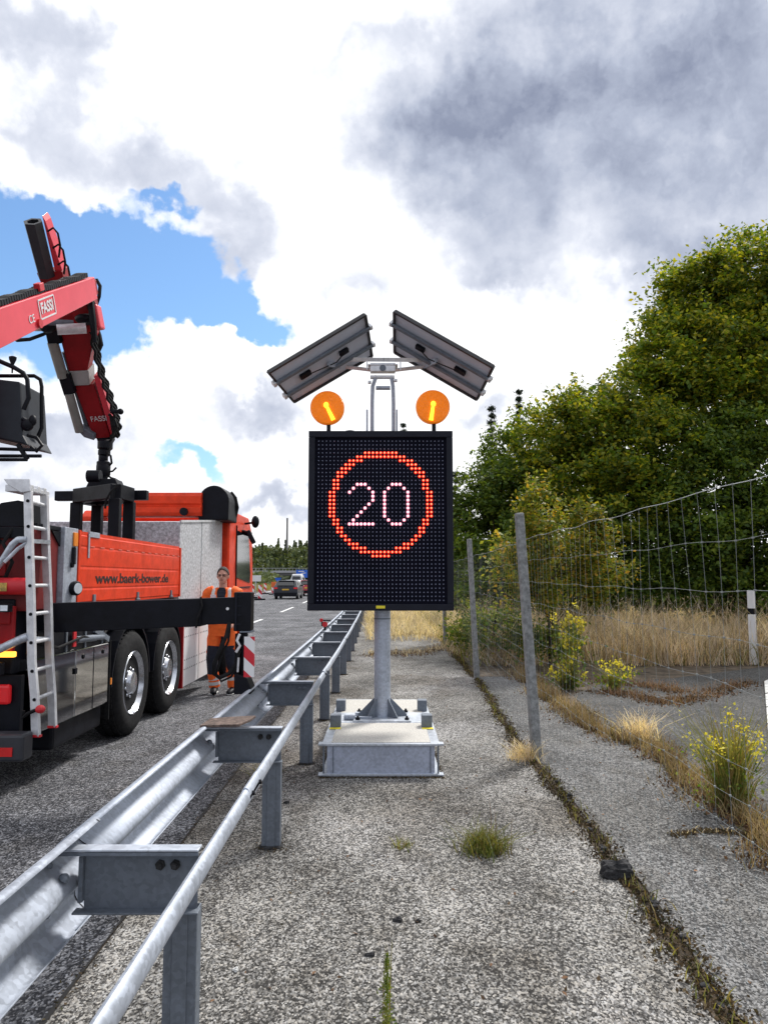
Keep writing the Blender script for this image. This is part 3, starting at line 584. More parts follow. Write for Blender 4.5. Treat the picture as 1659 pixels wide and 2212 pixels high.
# ================================================================== GUARDRAIL
def guardrail():
    t = thing('guardrail', 'galvanised steel guardrail with spacers, posts and a rear hand bar along the carriageway', 'guardrail', (-.8, 4.6, 0))
    ys = [2.62 + 2.04 * i for i in range(20)]
    Zc = .592
    # W profile (x offset from back plane toward road is negative)
    prof = []
    for k in range(29):
        z = .152 - .304 * k / 28; prof.append((-.0415 * (1 - math.cos(2 * math.pi * z / .19)), z))
    prof = [(.006, .150), (-.004, .158), (-.016, .158)] + prof + [(-.016, -.158), (-.004, -.158), (.006, -.150)]
    yb = [-1.6] + [ys[0] + 4.1 * i for i in range(0, 10)] + [46]
    xr = lambda y: -1.022 + bent(y)
    for i in range(len(yb) - 1):
        y0, y1 = yb[i], yb[i + 1]; n = max(2, int((y1 - y0) / 1.0)); b = MB(); th = .004; off = .0 if i % 2 else .005
        vs = []; k = len(prof)
        for j in range(n + 1):
            y = y0 + (y1 - y0 + (.16 if i < len(yb) - 2 else 0)) * j / n
            for (dx, dz) in prof: vs.append((xr(y) + dx + off, y, Zc + dz))
        b.add(vs, [(j * k + a, j * k + a + 1, (j + 1) * k + a + 1, (j + 1) * k + a) for j in range(n) for a in range(k - 1)])
        o = b.build('rail_beam', M_GALV if False else M_GALV, t, smooth=True, fix=False)
        o.data.set_sharp_from_angle(angle=R(75))
        so_ = o.modifiers.new('thick', 'SOLIDIFY'); so_.thickness = .004; so_.offset = 0
        if i >= 1 and y0 < 20:
            q = MB(); vs = []; ye = y0 + .165
            for (dx, dz) in prof: sh = .03 * math.cos(dz * 18); vs += [(xr(ye) + dx + .0095, ye + sh, Zc + dz), (xr(ye) + dx + .0095, ye + sh + .007, Zc + dz)]
            q.add(vs, [(2 * a, 2 * a + 1, 2 * a + 3, 2 * a + 2) for a in range(len(prof) - 1)]); q.build('lap_edge', M_BLACK, o, fix=False)
            for dz in (.075, -.075):
                for dy in (-.07, .12): MB().lathe((xr(y0) - .074, y0 + dy, Zc + dz), [(.017, 0), (.015, .010), (.006, .016)], axis=(1, 0, 0), n=8).build('splice_bolt', M_GALVD, o)
    for i, y in enumerate(ys):
        if y > 46: break
        dx = bent(y); lean = rnd.uniform(-.01, .01)
        # sigma post
        b = MB(); x0, x1 = -.73 + dx, -.62 + dx; d = .11; w = .005
        tp = [(x0, y - d / 2), (x1, y - d / 2)]
        b.box(x0, x1, y - .005, y + .0, -.02, .50); b.box(x0, x0 + w, y, y + d * .5, -.02, .502); b.box(x1 - w, x1, y, y + d * .5, -.02, .502)
        b.box(x0, x0 + .018, y + d * .5, y + d * .5 + w, -.02, .50); b.box(x1 - .018, x1, y + d * .5, y + d * .5 + w, -.02, .50)
        b.box(x0 + .03, x1 - .03, y - .012, y - .005, -.02, .495)
        o = b.build('post', M_GALVD, t, bevel=.002)
        q = MB(); n = 10; ring = [(x0 - .02 + (x1 - x0 + .04) * (.5 + .5 * math.cos(2 * math.pi * a / n)) + rnd.uniform(-.006, .006), y + .02 + .065 * math.sin(2 * math.pi * a / n) + rnd.uniform(-.006, .006)) for a in range(n)]
        q.add([(a, b_, .0) for a, b_ in ring] + [(a * .85 + .15 * (x0 + x1) / 2, b_ * .8 + .2 * y, .014) for a, b_ in ring], [tuple(range(n, 2 * n))] + [(a, (a + 1) % n, n + (a + 1) % n, n + a) for a in range(n)])
        q.build('post_collar', M_STONE, o)
        # spacer (channel)
        xa, xb = -1.04 + dx, -.618 + dx; zt, zb = .712, .505
        pass
        b = MB(); b.box(xa + .045, xb, y - .012, y - .007, zb + .006, zt - .006)
        MB().box(xa - .03, xb + .01, y - .058, y - .004, zt - .005, zt + .002).build('spacer_top_flange', M_GALVL, t, bevel=.002); b.box(xa + .02, xb + .01, y - .05, y - .007, zb, zb + .007)  # top flange in brighter steel: its whitish highlight is put into the colour
        b.box(xa - .03, xb + .01, y - .055, y - .05, zt - .02, zt - .007)
        b.box(xa + .03, xa + .045, y - .03, y + .02, zb + .03, zt - .03)
        o = b.build('spacer', M_GALVD, t, bevel=.002)
        for bx in (-.075, -.125): MB().lathe((xb + bx, y - .012, zt - .06), [(.017, 0), (.017, -.010), (.010, -.012), (.010, -.02)], axis=(0, 1, 0), n=6).build('bolt', M_STONE if i < 2 else M_GALVD, o)
        MB().lathe((xr(y) - .012, y - .085, Zc + .04), [(.018, 0), (.016, .010), (.009, .016)], axis=(.5, 0, .7), n=8).build('beam_bolt', M_GALVD, t)
    # rear bar : round-backed bar running the whole length, lapped every 4 m
    segs = [-1.6] + [3.45 + 4.1 * i for i in range(0, 10)] + [46]
    for i in range(len(segs) - 1):
        y0, y1 = segs[i], segs[i + 1]; n = max(2, int((y1 - y0) / 1.4)); pts = [(-.59 + bent(y0 + (y1 - y0) * j / n), y0 + (y1 - y0) * j / n, 0.668 + .004 * math.sin(j * 2.3 + i)) for j in range(n + 1)]
        o = MB().sweep(pts, [(.036, .021)] * len(pts), 14, ref=(0, 0, 1)).build('rear_bar', M_GALV, t, smooth=True)
        if i and y0 < 20:
            q = MB(); q.sweep([(-.59 + bent(y0), y0 - .14, .672), (-.59 + bent(y0), y0 + .14, .672)], [(.040, .021)] * 2, 14, ref=(0, 0, 1))
            o2 = q.build('bar_sleeve', M_GALV, t, smooth=True)
            for dy in (-.09, .09): MB().lathe((-.567 + bent(y0), y0 + dy, .676), [(.012, 0), (.012, .006), (.005, .01)], axis=(1, 0, .2), n=6).build('sleeve_bolt', M_BLACK, o2)
    return t
guardrail()
# plywood piece on the rail
def board():
    c = P(492, 1575, 4.55); c = Vector((-.93, 4.56, .744))
    b = MB(); n = 5; vs = [];
    o = [(-.13, -.12), (.10, -.15), (.14, .0), (.15, .13), (-.02, .15), (-.12, .10)]
    b.prism([c + Vector((x, y, .012 * (x > 0))) for x, y in o], (0, 0, .014))
    tag(b.build('plywood_scrap', M_WOODPL, bevel=.002), 'small weathered plywood scrap lying on top of the guardrail spacer', 'board')
board()
# red marker on the rail
def marker(y, lab):
    t = thing('rail_reflector', lab, 'reflector', (-.98 + bent(y), y, .735))
    x = -.99 + bent(y)
    MB().box(x - .02, x + .02, y - .01, y + .01, .735, .80).build('bracket', M_BLACK, t)
    MB().lathe((x, y - .012, .83), [(.045, 0), (.048, .012), (.045, .024)], axis=(0, 1, 0), n=16).build('red_lens', M_REDP, t, smooth=True)
    MB().box(x - .06, x - .035, y - .01, y + .01, .80, .90).build('hook', M_BLACK, t)
    MB().box(x - .03, x + .10, y - .008, y + .012, .885, .905).build('arm', M_BLACK, t)
    MB().lathe((x - .06, y - .012, .90), [(.03, 0), (.032, .012), (.03, .024)], axis=(0, 1, 0), n=14).build('red_lens', M_REDP, t, smooth=True)
marker(12.9, 'small red and black clamp lamp fixed on top of the guardrail')

# ================================================================== TRUCK
XS = -2.60; XL = -5.10
def wheel(parent, y, x=XS, r=.525, side=1):
    w = MB(); s = side
    ty = MB().lathe((x - .30 * s, y, r), [(r * .62, 0), (r * .93, .0), (r * .985, .03), (r, .06), (r, .24), (r * .985, .272), (r * .93, .30), (r * .80, .318), (r * .64, .30), (r * .60, .26)], axis=(s, 0, 0), n=48).build('wheel', M_RUB, parent, smooth=True)
    tr = MB()
    for k in range(48):
        a = 2 * math.pi * k / 48
        for (o, w_) in ((.08, .05), (.16, .05), (.235, .04)):
            c = Vector((x - .30 * s + o * s, y + (r + .002) * math.cos(a + o * .8), r + (r + .002) * math.sin(a + o * .8)))
            rad = Vector((0, math.cos(a), math.sin(a))); tan = Vector((0, -math.sin(a), math.cos(a)))
            tr.obox(c, ((1, 0, 0), tan, rad), (w_ / 2, .024, .007))
    tr.build('tread', M_RUB, ty)
    rm = MB().lathe((x - .05 * s, y, r), [(r * .55, -.16), (r * .56, -.02), (r * .625, .045), (r * .61, .055), (r * .56, .02), (r * .50, -.03), (r * .33, -.055), (r * .30, -.02), (r * .22, .02), (r * .20, .05), (r * .12, .058)], axis=(s, 0, 0), n=40).build('rim', M_RIM, ty, smooth=True)
    h = MB()
    for k in range(10):
        a = 2 * math.pi * k / 10; c = Vector((x - .10 * s, y + r * .43 * math.cos(a), r + r * .43 * math.sin(a)))
        h.lathe(c, [(.036, 0), (.036, .012)], axis=(s, 0, 0), n=12)
    h.build('hand_hole', M_BLACK, ty)
    n = MB()
    for k in range(10):
        a = 2 * math.pi * (k + .5) / 10; c = Vector((x - .075 * s, y + r * .27 * math.cos(a), r + r * .27 * math.sin(a)))
        n.lathe(c, [(.02, 0), (.02, .03), (.012, .045)], axis=(s, 0, 0), n=8)
    n.build('wheel_nuts', M_RIM, ty, smooth=False)
    return ty

def truck():
    t = thing('crane_truck', 'orange red flatbed truck with a folding loader crane at its rear', 'truck', (-3.85, 9.5, 0))
    MB().box(-4.45, -3.3, 5.6, 13.9, .62, 1.0).build('chassis', M_BLACK, t)
    MB().box(XL + .04, XS - .06, 6.1, 9.62, 1.20, 1.36).build('bed_frame', M_BLACK, t, bevel=.005)
    MB().box(XL + .06, XS - .07, 6.2, 9.60, 1.36, 1.39).build('bed_floor', M_GALVD, t)
    # side panel with folded ribs
    def sidepanel(xo, s):
        zz = [1.375, 1.40, 1.405, 1.50, 1.515, 1.53, 1.68, 1.70, 1.715, 1.86, 1.875, 1.89, 1.965, 1.975, 2.005]
        dx = [.005, .005, .012, .012, .008, .012, .012, .008, .012, .012, .008, .012, .012, .005, .005]
        poly = [(xo + s * d, 6.45, z) for d, z in zip(dx, zz)] + [(xo - s * .03, 6.45, 2.005), (xo - s * .03, 6.45, 1.375)]
        return MB().prism(poly, (0, 3.13, 0)).build('bed_side_panel', M_RED, t)
    sp = sidepanel(XS, 1); sidepanel(XL, -1)
    MB().box(XL + .04, XS - .05, 9.58, 9.62, 1.39, 2.0).build('front_board', M_RED, t)
    b = MB(); b.box(XS - .02, XS + .018, 6.405, 6.445, 1.375, 2.012); b.box(XS - .01, XS + .022, 9.585, 9.63, 1.375, 1.99); each(b, 'panel_edge_post', M_RED, t, bevel=.003)
    b = MB(); b.box(XS + .014, XS + .022, 6.60, 6.63, 1.78, 1.99); b.box(XS + .0, XS + .02, 6.62, 6.86, 1.965, 2.012); each(b, 'latch_plate', M_GALV, t, bevel=.002)
    q = MB()
    for k in range(13): q.box(XS + .0125, XS + .016, 6.66 + .235 * k, 6.76 + .235 * k, 1.878, 1.886)
    q.build('reflective_dashes', mat('pale_red_reflector', (.85, .22, .16), .3), sp)
    text('lettering', 'www.baerk-bower.de', .135, (XS + .0135, 7.95, 1.600), (0, 1, 0), (0, 0, 1), mat('black_lettering', (.02, .006, .006), .5), sp, ext=.0015, sx=1.92, bold=.0032)
    # rear corner post with fittings
    p = MB().box(XS - .07, XS + .008, 6.13, 6.40, 1.372, 2.02).build('corner_post', M_GALVD if False else M_GALV, t, bevel=.004)
    MB().box(XS + .008, XS + .022, 6.29, 6.37, 1.87, 1.985).build('side_marker', mat('orange_marker', (.85, .25, .02), .3), p, bevel=.004)
    q = MB(); q.bar((XS + .02, 6.29, 1.86), (XS + .03, 6.27, 1.72), .03, .03); q.lathe((XS + .01, 6.27, 1.715), [(.025, 0), (.025, .02)], axis=(1, 0, 0), n=12); q.build('latch_handle', M_BLACK, p, bevel=.004)
    q = MB(); q.lathe((XS + .01, 6.31, 1.52), [(.05, 0), (.06, .02), (.06, .05), (.052, .06)], axis=(1, -.4, 0), n=18); wl = q.build('work_light', M_BLACK, t, smooth=True)
    MB().lathe(Vector((XS + .01, 6.31, 1.52)) + Vector((1, -.4, 0)).normalized() * .061, [(.045, 0), (.044, .004)], axis=(1, -.4, 0), n=16).build('lamp_glass', mat('lamp_glass', (.75, .8, .85), .1), wl)
    # red crane base body behind the ladder
    MB().box(-5.0, XS - .03, 5.62, 6.11, 1.36, 1.985).build('crane_base', mat('dark_maroon_paint', (.16, .006, .007), .6, var=.25, vs_=5), t, bevel=.01)  # base body in its own dark red-brown, mottled at random
    for k in range(5): MB().sweep([(-2.75 - .1 * k, 5.60, 1.98), (-2.80 - .09 * k, 5.55, 1.86), (-2.73 - .12 * k, 5.56, 1.72), (-2.79 - .1 * k, 5.58, 1.60)], .014, 7).build('hydraulic_hose', M_RUB, t, smooth=True)
    MB().box(-3.5, -2.80, 5.60, 5.618, 1.62, 1.74).build('cover_plate', M_DRED, t, bevel=.004)
    MB().box(-3.6, -2.66, 5.585, 5.619, 1.90, 1.982).build('black_cross_strip', M_BLACK, t, bevel=.004)
    MB().box(-5.0, XS - .02, 5.70, 6.12, 1.985, 2.02).build('base_cover', M_BLACK, t, bevel=.004)
    MB().prism([(XS - .029, 5.95, 1.98), (XS - .029, 6.11, 1.98), (XS - .029, 6.11, 1.86)], (.012, 0, 0)).build('corner_gusset', M_BLACK, t)
    MB().cyl((-5.0, 5.54, 1.545), (XS + .02, 5.54, 1.545), .062, 20).build('cross_tube', M_REDP, t, smooth=True)
    MB().box(-3.3, -2.72, 5.468, 5.476, 1.51, 1.57).build('type_strip', mat('gold_strip', (.55, .36, .08), .4, var=.4, vs_=30), t)
    b = MB(); b.box(-4.7, -2.72, 5.60, 5.9, .90, 1.45); b.build('rear_frame', M_BLACK, t, bevel=.01)
    b = MB(); b.box(-2.98, -2.70, 5.55, 5.598, 1.07, 1.40); b.box(-2.85, -2.72, 5.53, 5.549, 1.27, 1.36); b.build('valve_block', M_DRED, t, bevel=.008)
    MB().sweep([(-3.0, 5.5, 1.42), (-2.86, 5.46, 1.40), (-2.78, 5.45, 1.28), (-2.82, 5.46, 1.14), (-2.95, 5.5, 1.08)], .014, 8).build('hose', M_RUB, t, smooth=True)
    # rear lamps panel
    MB().box(-4.9, XS - .03, 5.56, 5.62, .46, .90).build('lamp_panel', M_BLACK, t, bevel=.006)
    tl = MB().box(-3.25, -2.685, 5.50, 5.56, .70, .84).build('tail_lamp', M_REDL, t, bevel=.02)
    ring = MB()
    a_, b_, z_0, z_1 = -3.2, -2.76, .728, .812
    for (x0, x1, z0, z1) in ((a_, b_, z_1 - .014, z_1), (a_, b_, z_0, z_0 + .014), (b_ - .014, b_, z_0 + .014, z_1 - .014)): ring.box(x0, x1, 5.492, 5.500, z0, z1)
    ring.build('light_guide', mat('lit_light_guide', (1, .55, .55), .3, emis=(1, .35, .38), estr=1.4), tl)
    MB().box(-2.82, -2.66, 5.50, 5.545, 1.035, 1.075).build('indicator_lamp', M_IND, t, bevel=.008)
    w = MB().box(-2.86, -2.74, 5.48, 5.54, .905, 1.0).build('reversing_light', M_BLACK, t, bevel=.008); MB().box(-2.84, -2.76, 5.472, 5.479, .92, .985).build('lamp_glass', MATS['lamp_glass'], w)
    w = MB().box(-2.78, -2.68, 5.44, 5.50, 1.36, 1.42).build('camera_light', M_BLACK, t, bevel=.008); MB().box(-2.74, -2.69, 5.432, 5.439, 1.37, 1.41).build('lamp_glass', MATS['lamp_glass'], w)
    # bumper
    bp = MB().box(-5.05, -2.475, 5.30, 5.46, .345, .53).build('rear_bumper', mat('grey_black_bumper', (.03, .032, .04), .45), t, bevel=.02)
    MB().box(-2.9, -2.545, 5.292, 5.299, .385, .445).build('reflector_strip', mat('red_reflector', (.75, .02, .02), .25), bp)
    # hopper behind left ladder (black)
    b = MB()
    for (x0, x1) in ((-3.6, -2.98), (-2.97, -2.70)):
        b.prism([(x0, 5.66, 1.985), (x1, 5.66, 1.985), (x1, 5.66, 2.17), (x1 - .06, 5.66, 2.19), (x0 + .08, 5.66, 2.17)], (0, .38, 0))
    b.build('control_console', M_BLACK, t, bevel=.008)
    MB().bar((-3.3, 5.64, 2.12), (-2.85, 5.64, 1.86), .05, .05).build('console_strut', M_BLACK, t)
    # toolbox
    tb = MB().box(XS - .42, XS - .002, 6.47, 7.24, .44, 1.0).build('toolbox', M_CHROME, t, bevel=.01)
    tb2 = MB().box(XS - .42, XS - .002, 5.72, 6.46, .44, 1.0).build('toolbox', mat('dark_polished_steel', (.30, .30, .31), .06, metal=1.0, var=.12, vs_=2), t, bevel=.01)
    MB().box(XS - .004, XS + .012, 6.43, 6.475, .80, .85).build('handle', M_BLACK, tb, bevel=.003)
    MB().box(XS - .40, XS - .03, 5.8, 7.22, 1.0, 1.2).build('underbody', M_BLACK, t)
    MB().box(XS - .012, XS + .0, 6.40, 6.46, 1.03, 1.17).build('red_bracket', M_REDP, t)
    b = MB(); b.cyl((XS - .02, 6.5, 1.08), (XS - .02, 7.1, 1.06), .03, 10); b.bar((XS - .02, 6.9, 1.14), (XS - .01, 7.22, 1.03), .03, .05); b.build('hinge_rod', M_GALVD, t, smooth=True)
    MB().box(XS - .5, XS - .06, 6.2, 7.25, .22, .43).build('fuel_tank', M_BLACK, t, bevel=.03)
    MB().box(XS - .03, XS + .008, 7.25, 7.262, .28, 1.02).build('mud_flap', M_RUB, t)
    MB().box(XS + .003, XS + .012, 7.27, 7.30, .60, .66).build('side_marker', MATS['orange_marker'], t)
    for y in (6.75, 7.95, 9.2):
        q = MB(); q.box(XS + .012, XS + .024, y, y + .05, 1.38, 1.46); q.cyl((XS + .018, y - .02, 1.385), (XS + .018, y + .07, 1.385), .012, 8); q.build('panel_hinge', M_GALVD, t)
    for y in (6.62, 7.08): MB().lathe((XS - .001, y, .93), [(.022, 0), (.022, .006), (.012, .01)], axis=(1, 0, 0), n=14).build('toolbox_lock', M_BLACK, tb)
    MB().box(XS - .003, XS + .001, 6.86, 6.868, .45, .99).build('door_gap', M_BLACK, tb)
    for y in (6.3, 6.7, 7.1): MB().box(XS - .05, XS - .02, y, y + .03, 1.0, 1.2).build('hanger_bracket', M_GALVD, t)
    MB().sweep([(XS - .03, 5.75, 1.12), (XS + .0, 6.1, 1.05), (XS + .0, 6.6, 1.10), (XS - .01, 7.0, 1.04), (XS - .03, 7.3, 1.14)], .012, 6).build('air_line', M_RUB, t, smooth=True)
    MB().box(XS - .0, XS + .003, 10.72, 10.728, .21, 1.17).build('skirt_joint', M_BLACK, t)
    MB().box(XS - .012, XS - .006, 10.8, 10.812, 1.22, 2.42).build('locker_joint', M_GALVD, t)
    # fenders
    for yc in (7.98, 9.3):
        prof = []
        for k in range(13):
            a = math.pi * (1 - k / 12) ; prof.append((yc + .60 * math.cos(a), .56 + .60 * math.sin(a)))
        inner = [(yc + .575 * math.cos(math.pi * k / 12), .56 + .575 * math.sin(math.pi * k / 12)) for k in range(13)]
        MB().prism([(XS - .42, y, z) for y, z in prof + inner], (.40, 0, 0)).build('mudguard', M_BLACK, t)
    for y in (7.98, 9.30, 12.95):
        wheel(t, y)
        wheel(t, y, XL + .0, side=-1)
    for y in (7.98, 9.30, 12.95): MB().cyl((XL + .1, y, .525), (XS - .1, y, .525), .08, 12).build('axle', M_BLACK, t, smooth=True)
    # skirt
    sk = MB().box(XS - .04, XS - .0, 9.92, 11.55, .20, 1.18).build('side_skirt', M_WHITE, t, bevel=.006)
    q = MB()
    for z in (.42, .54, .84, .96):
        for k in range(17): q.lathe((XS + .0, 9.98 + .093 * k, z), [(.010, 0), (.010, .003)], axis=(1, 0, 0), n=8)
    q.build('rivet_rows', M_BLACK, sk)
    MB().box(XS - .06, XS + .002, 9.87, 9.918, .19, 1.18).build('skirt_edge', M_DRED, t)
    # aluminium locker
    b = MB(); y0, y1 = 9.66, 12.1
    lk = MB().prism([(XS - .01, y0, 1.2), (XS - .01, y1, 1.2), (XS - .01, y1, 2.52), (XS - .01, y0, 2.33)], (-2.05, 0, 0)).build('equipment_locker', M_SILV, t, bevel=.006)
    MB().box(XS - .012, XS + .006, y1 - .03, y1, 1.2, 2.53).build('locker_trim', M_AL, t)
    b = MB(); b.bar((XS - .005, y0, 2.335), (XS - .005, y1, 2.525), .02, .03); b.build('locker_top_trim', M_AL, t)
    # cab
    cy0, cy1 = 12.2, 14.45
    prof = [(cy0, .9), (cy0, 2.6), (cy0 + .15, 2.72), (cy1 - .5, 2.72), (cy1 - .12, 2.45), (cy1, 1.7), (cy1 + .02, .6), (cy1 - 1.0, .6), (cy1 - 1.05, 1.05), (cy1 - 2.0, 1.05), (cy1 - 2.05, .9)]
    cab = MB().prism([(-2.50, y, z) for y, z in prof], (-2.42, 0, 0)).build('cab', M_RED, t, bevel=.03)
    MB().prism([(-2.49, cy0 + .62, 1.62), (-2.49, cy1 - .35, 1.52), (-2.49, cy1 - .32, 1.7), (-2.49, cy1 - .55, 2.38), (-2.49, cy0 + .62, 2.42)], (-.008, 0, 0)).build('side_window', M_GLASS, cab)
    b = MB(); b.box(-2.505, -2.48, cy0 + .56, cy0 + .585, 1.0, 2.5); b.box(-2.505, -2.485, cy0 + .58, cy1 - .3, 1.44, 1.46); b.build('door_seam', M_BLACK, cab)
    b = MB(); b.bar((-2.49, 13.5, 2.58), (-2.28, 13.4, 2.60), .03, .03); b.build('mirror_arm', M_BLACK, cab)
    MB().ball((-2.27, 13.3, 2.60), (.07, .06, .11)).build('mirror', M_BLACK, cab, smooth=True)
    b = MB(); b.bar((-2.50, 13.3, 2.42), (-2.30, 13.1, 2.36), .05, .09); b.bar((-2.36, 13.1, 2.42), (-2.25, 13.05, 2.22), .08, .14); b.build('mirror', M_BLACK, cab, bevel=.02)
    MB().box(-2.6, -2.49, 12.75, 12.86, 1.7, 2.45).build('grab_rail', M_BLACK, cab, bevel=.02)
    # folded red equipment on the locker with black pod
    za, zb = 2.56, 2.92
    prof = [(11.55, za), (11.50, za + .05), (11.50, za + .13), (11.53, za + .15), (11.53, za + .17), (11.50, za + .19), (11.50, za + .30), (11.54, zb), (11.95, zb), (11.95, za)]
    rb = MB().prism([(-4.42, y, z) for y, z in prof], (1.62, 0, 0)).build('roof_fairing', M_RED, t, bevel=.006)
    MB().cyl((-3.05, 11.44, 2.62), (-3.05, 11.5, 2.62), .06, 16).build('fairing_bolt', M_BLACK, rb)
    MB().box(-4.44, -4.36, 11.47, 11.9, za - .1, zb - .02).build('fairing_end', M_RED, rb, bevel=.02)
    pr = []
    for k in range(15):
        a = math.pi * (1 - k / 14); pr.append((-2.63 + .235 * math.cos(a), 2.80 + .24 * math.sin(a)))
    pod = MB().prism([(x, 11.6, z) for x, z in pr] + [(-2.40, 11.6, 2.50), (-2.86, 11.6, 2.50)], (0, .7, 0)).build('air_intake', M_BLACK, t, bevel=.02)
    pr2 = [(-2.55 + .26 * math.cos(math.pi * (1 - k / 10)) * .8, 2.78 + .24 * math.sin(math.pi * (1 - k / 10))) for k in range(11)]
    MB().sweep([(-2.47, 12.1, 2.98), (-2.41, 12.15, 2.90), (-2.385, 12.2, 2.75), (-2.43, 12.25, 2.58)], .035, 10).build('intake_hose', M_RUB, t, smooth=True)
    return t
TR = truck()

def outrigger(t):
    Y0 = 6.0
    a = P(112, 1336, Y0); b_ = P(455, 1320, Y0); c = P(512, 1318, Y0)
    o = MB(); o.bar(P(60, 1336, Y0 + .02), P(440, 1322, Y0), .17, .232, side=(0, 1, 0), h2=.215)
    ob = o.build('outrigger_beam', M_BLACK, t, bevel=.006)
    MB().bar(P(420, 1321, Y0), P(510, 1318, Y0), .13, .205, side=(0, 1, 0)).build('inner_beam', M_BLACK, ob, bevel=.004)
    q = MB(); q.cyl(P(492, 1315, Y0 - .075), P(492, 1315, Y0 - .065), .012, 12); q.build('white_cap', M_WHITE, ob)
    MB().sweep([P(434, 1290, Y0 - .09), P(437, 1310, Y0 - .1), P(428, 1335, Y0 - .1), P(424, 1356, Y0 - .09)], .008, 6).build('cable', M_RUB, ob)
    # leg housing
    lz0, lz1 = P(526, 1362, Y0).z, P(526, 1279, Y0).z; xa, xb = P(509, 1320, Y0).x, P(546, 1320, Y0).x
    lg = MB().box(xa, xb, Y0 - .07, Y0 + .07, lz0, lz1).build('leg_housing', M_BLACK, t, bevel=.008)
    q = MB()
    q.bar((xa + .02, Y0 - .078, lz0), (xa + .02, Y0 - .078, lz1), .012, .01)
    for k in range(4): q.box(xa + .01, xa + .06, Y0 - .08, Y0 - .072, lz0 + .05 + k * .07, lz0 + .058 + k * .07)
    q.build('weld_ribs', M_FRAME, lg)
    MB().box(xa + .05, xb + .006, Y0 - .075, Y0 + .075, lz0 - .012, lz0 + .0).build('housing_flange', M_GALVD, lg, bevel=.002)
    xm = (xa + xb) / 2
    zf = P(526, 1496, Y0).z
    q = MB(); q.cyl((xm, Y0, zf + .05), (xm, Y0, lz0 + .02), .035, 16); q.build('leg_ram', M_BLACK, lg, smooth=True)
    ft = MB().prism([(xa + .015, Y0 - .09, zf), (xb + .012, Y0 - .09, zf), (xb + .012, Y0 - .09, zf + .045), (xb - .02, Y0 - .09, zf + .12), (xa + .015, Y0 - .09, zf + .16)], (0, .18, 0)).build('foot', M_BLACK, lg, bevel=.006)
    MB().box(xa + .012, xa + .045, Y0 - .06, Y0 - .02, zf + .15, lz0 - .02).build('guide_strut', M_BLACK, lg, bevel=.003)
    q = MB(); q.sweep([(xa + .055, Y0 - .09, lz0 - .02), (xa + .035, Y0 - .1, lz0 - .07), (xa + .06, Y0 - .1, lz0 - .11), (xa + .03, Y0 - .1, lz0 - .16)], .011, 8); q.sweep([(xa + .05, Y0 - .1, lz0 - .2), (xa + .045, Y0 - .1, zf + .17)], .008, 8)
    q.build('silver_pipe', M_AL, lg, smooth=True)
    p1, p2 = P(529, 1375, Y0 - .08), P(550, 1462, Y0 - .08)
    MB().box(p1.x, p2.x, Y0 - .10, Y0 - .088, p2.z, p1.z).build('warning_board', M_SIGNR, t)
    MB().sweep([P(496, 1345, Y0 - .08), P(490, 1372, Y0 - .12), P(475, 1405, Y0 - .14), P(463, 1435, Y0 - .12), P(462, 1455, Y0 - .1), P(475, 1464, Y0 - .08), P(495, 1455, Y0 - .08), P(510, 1435, Y0 - .06), P(517, 1405, Y0 - .06)], .016, 10).build('hydraulic_hose', M_RUB, t, smooth=True)
    MB().sweep([P(498, 1345, Y0 - .06), P(494, 1385, Y0 - .1), P(478, 1420, Y0 - .12), P(468, 1455, Y0 - .1), P(478, 1472, Y0 - .08), P(500, 1462, Y0 - .08), P(516, 1432, Y0 - .06)], .009, 8).build('hydraulic_hose', M_RUB, t, smooth=True)
outrigger(TR)

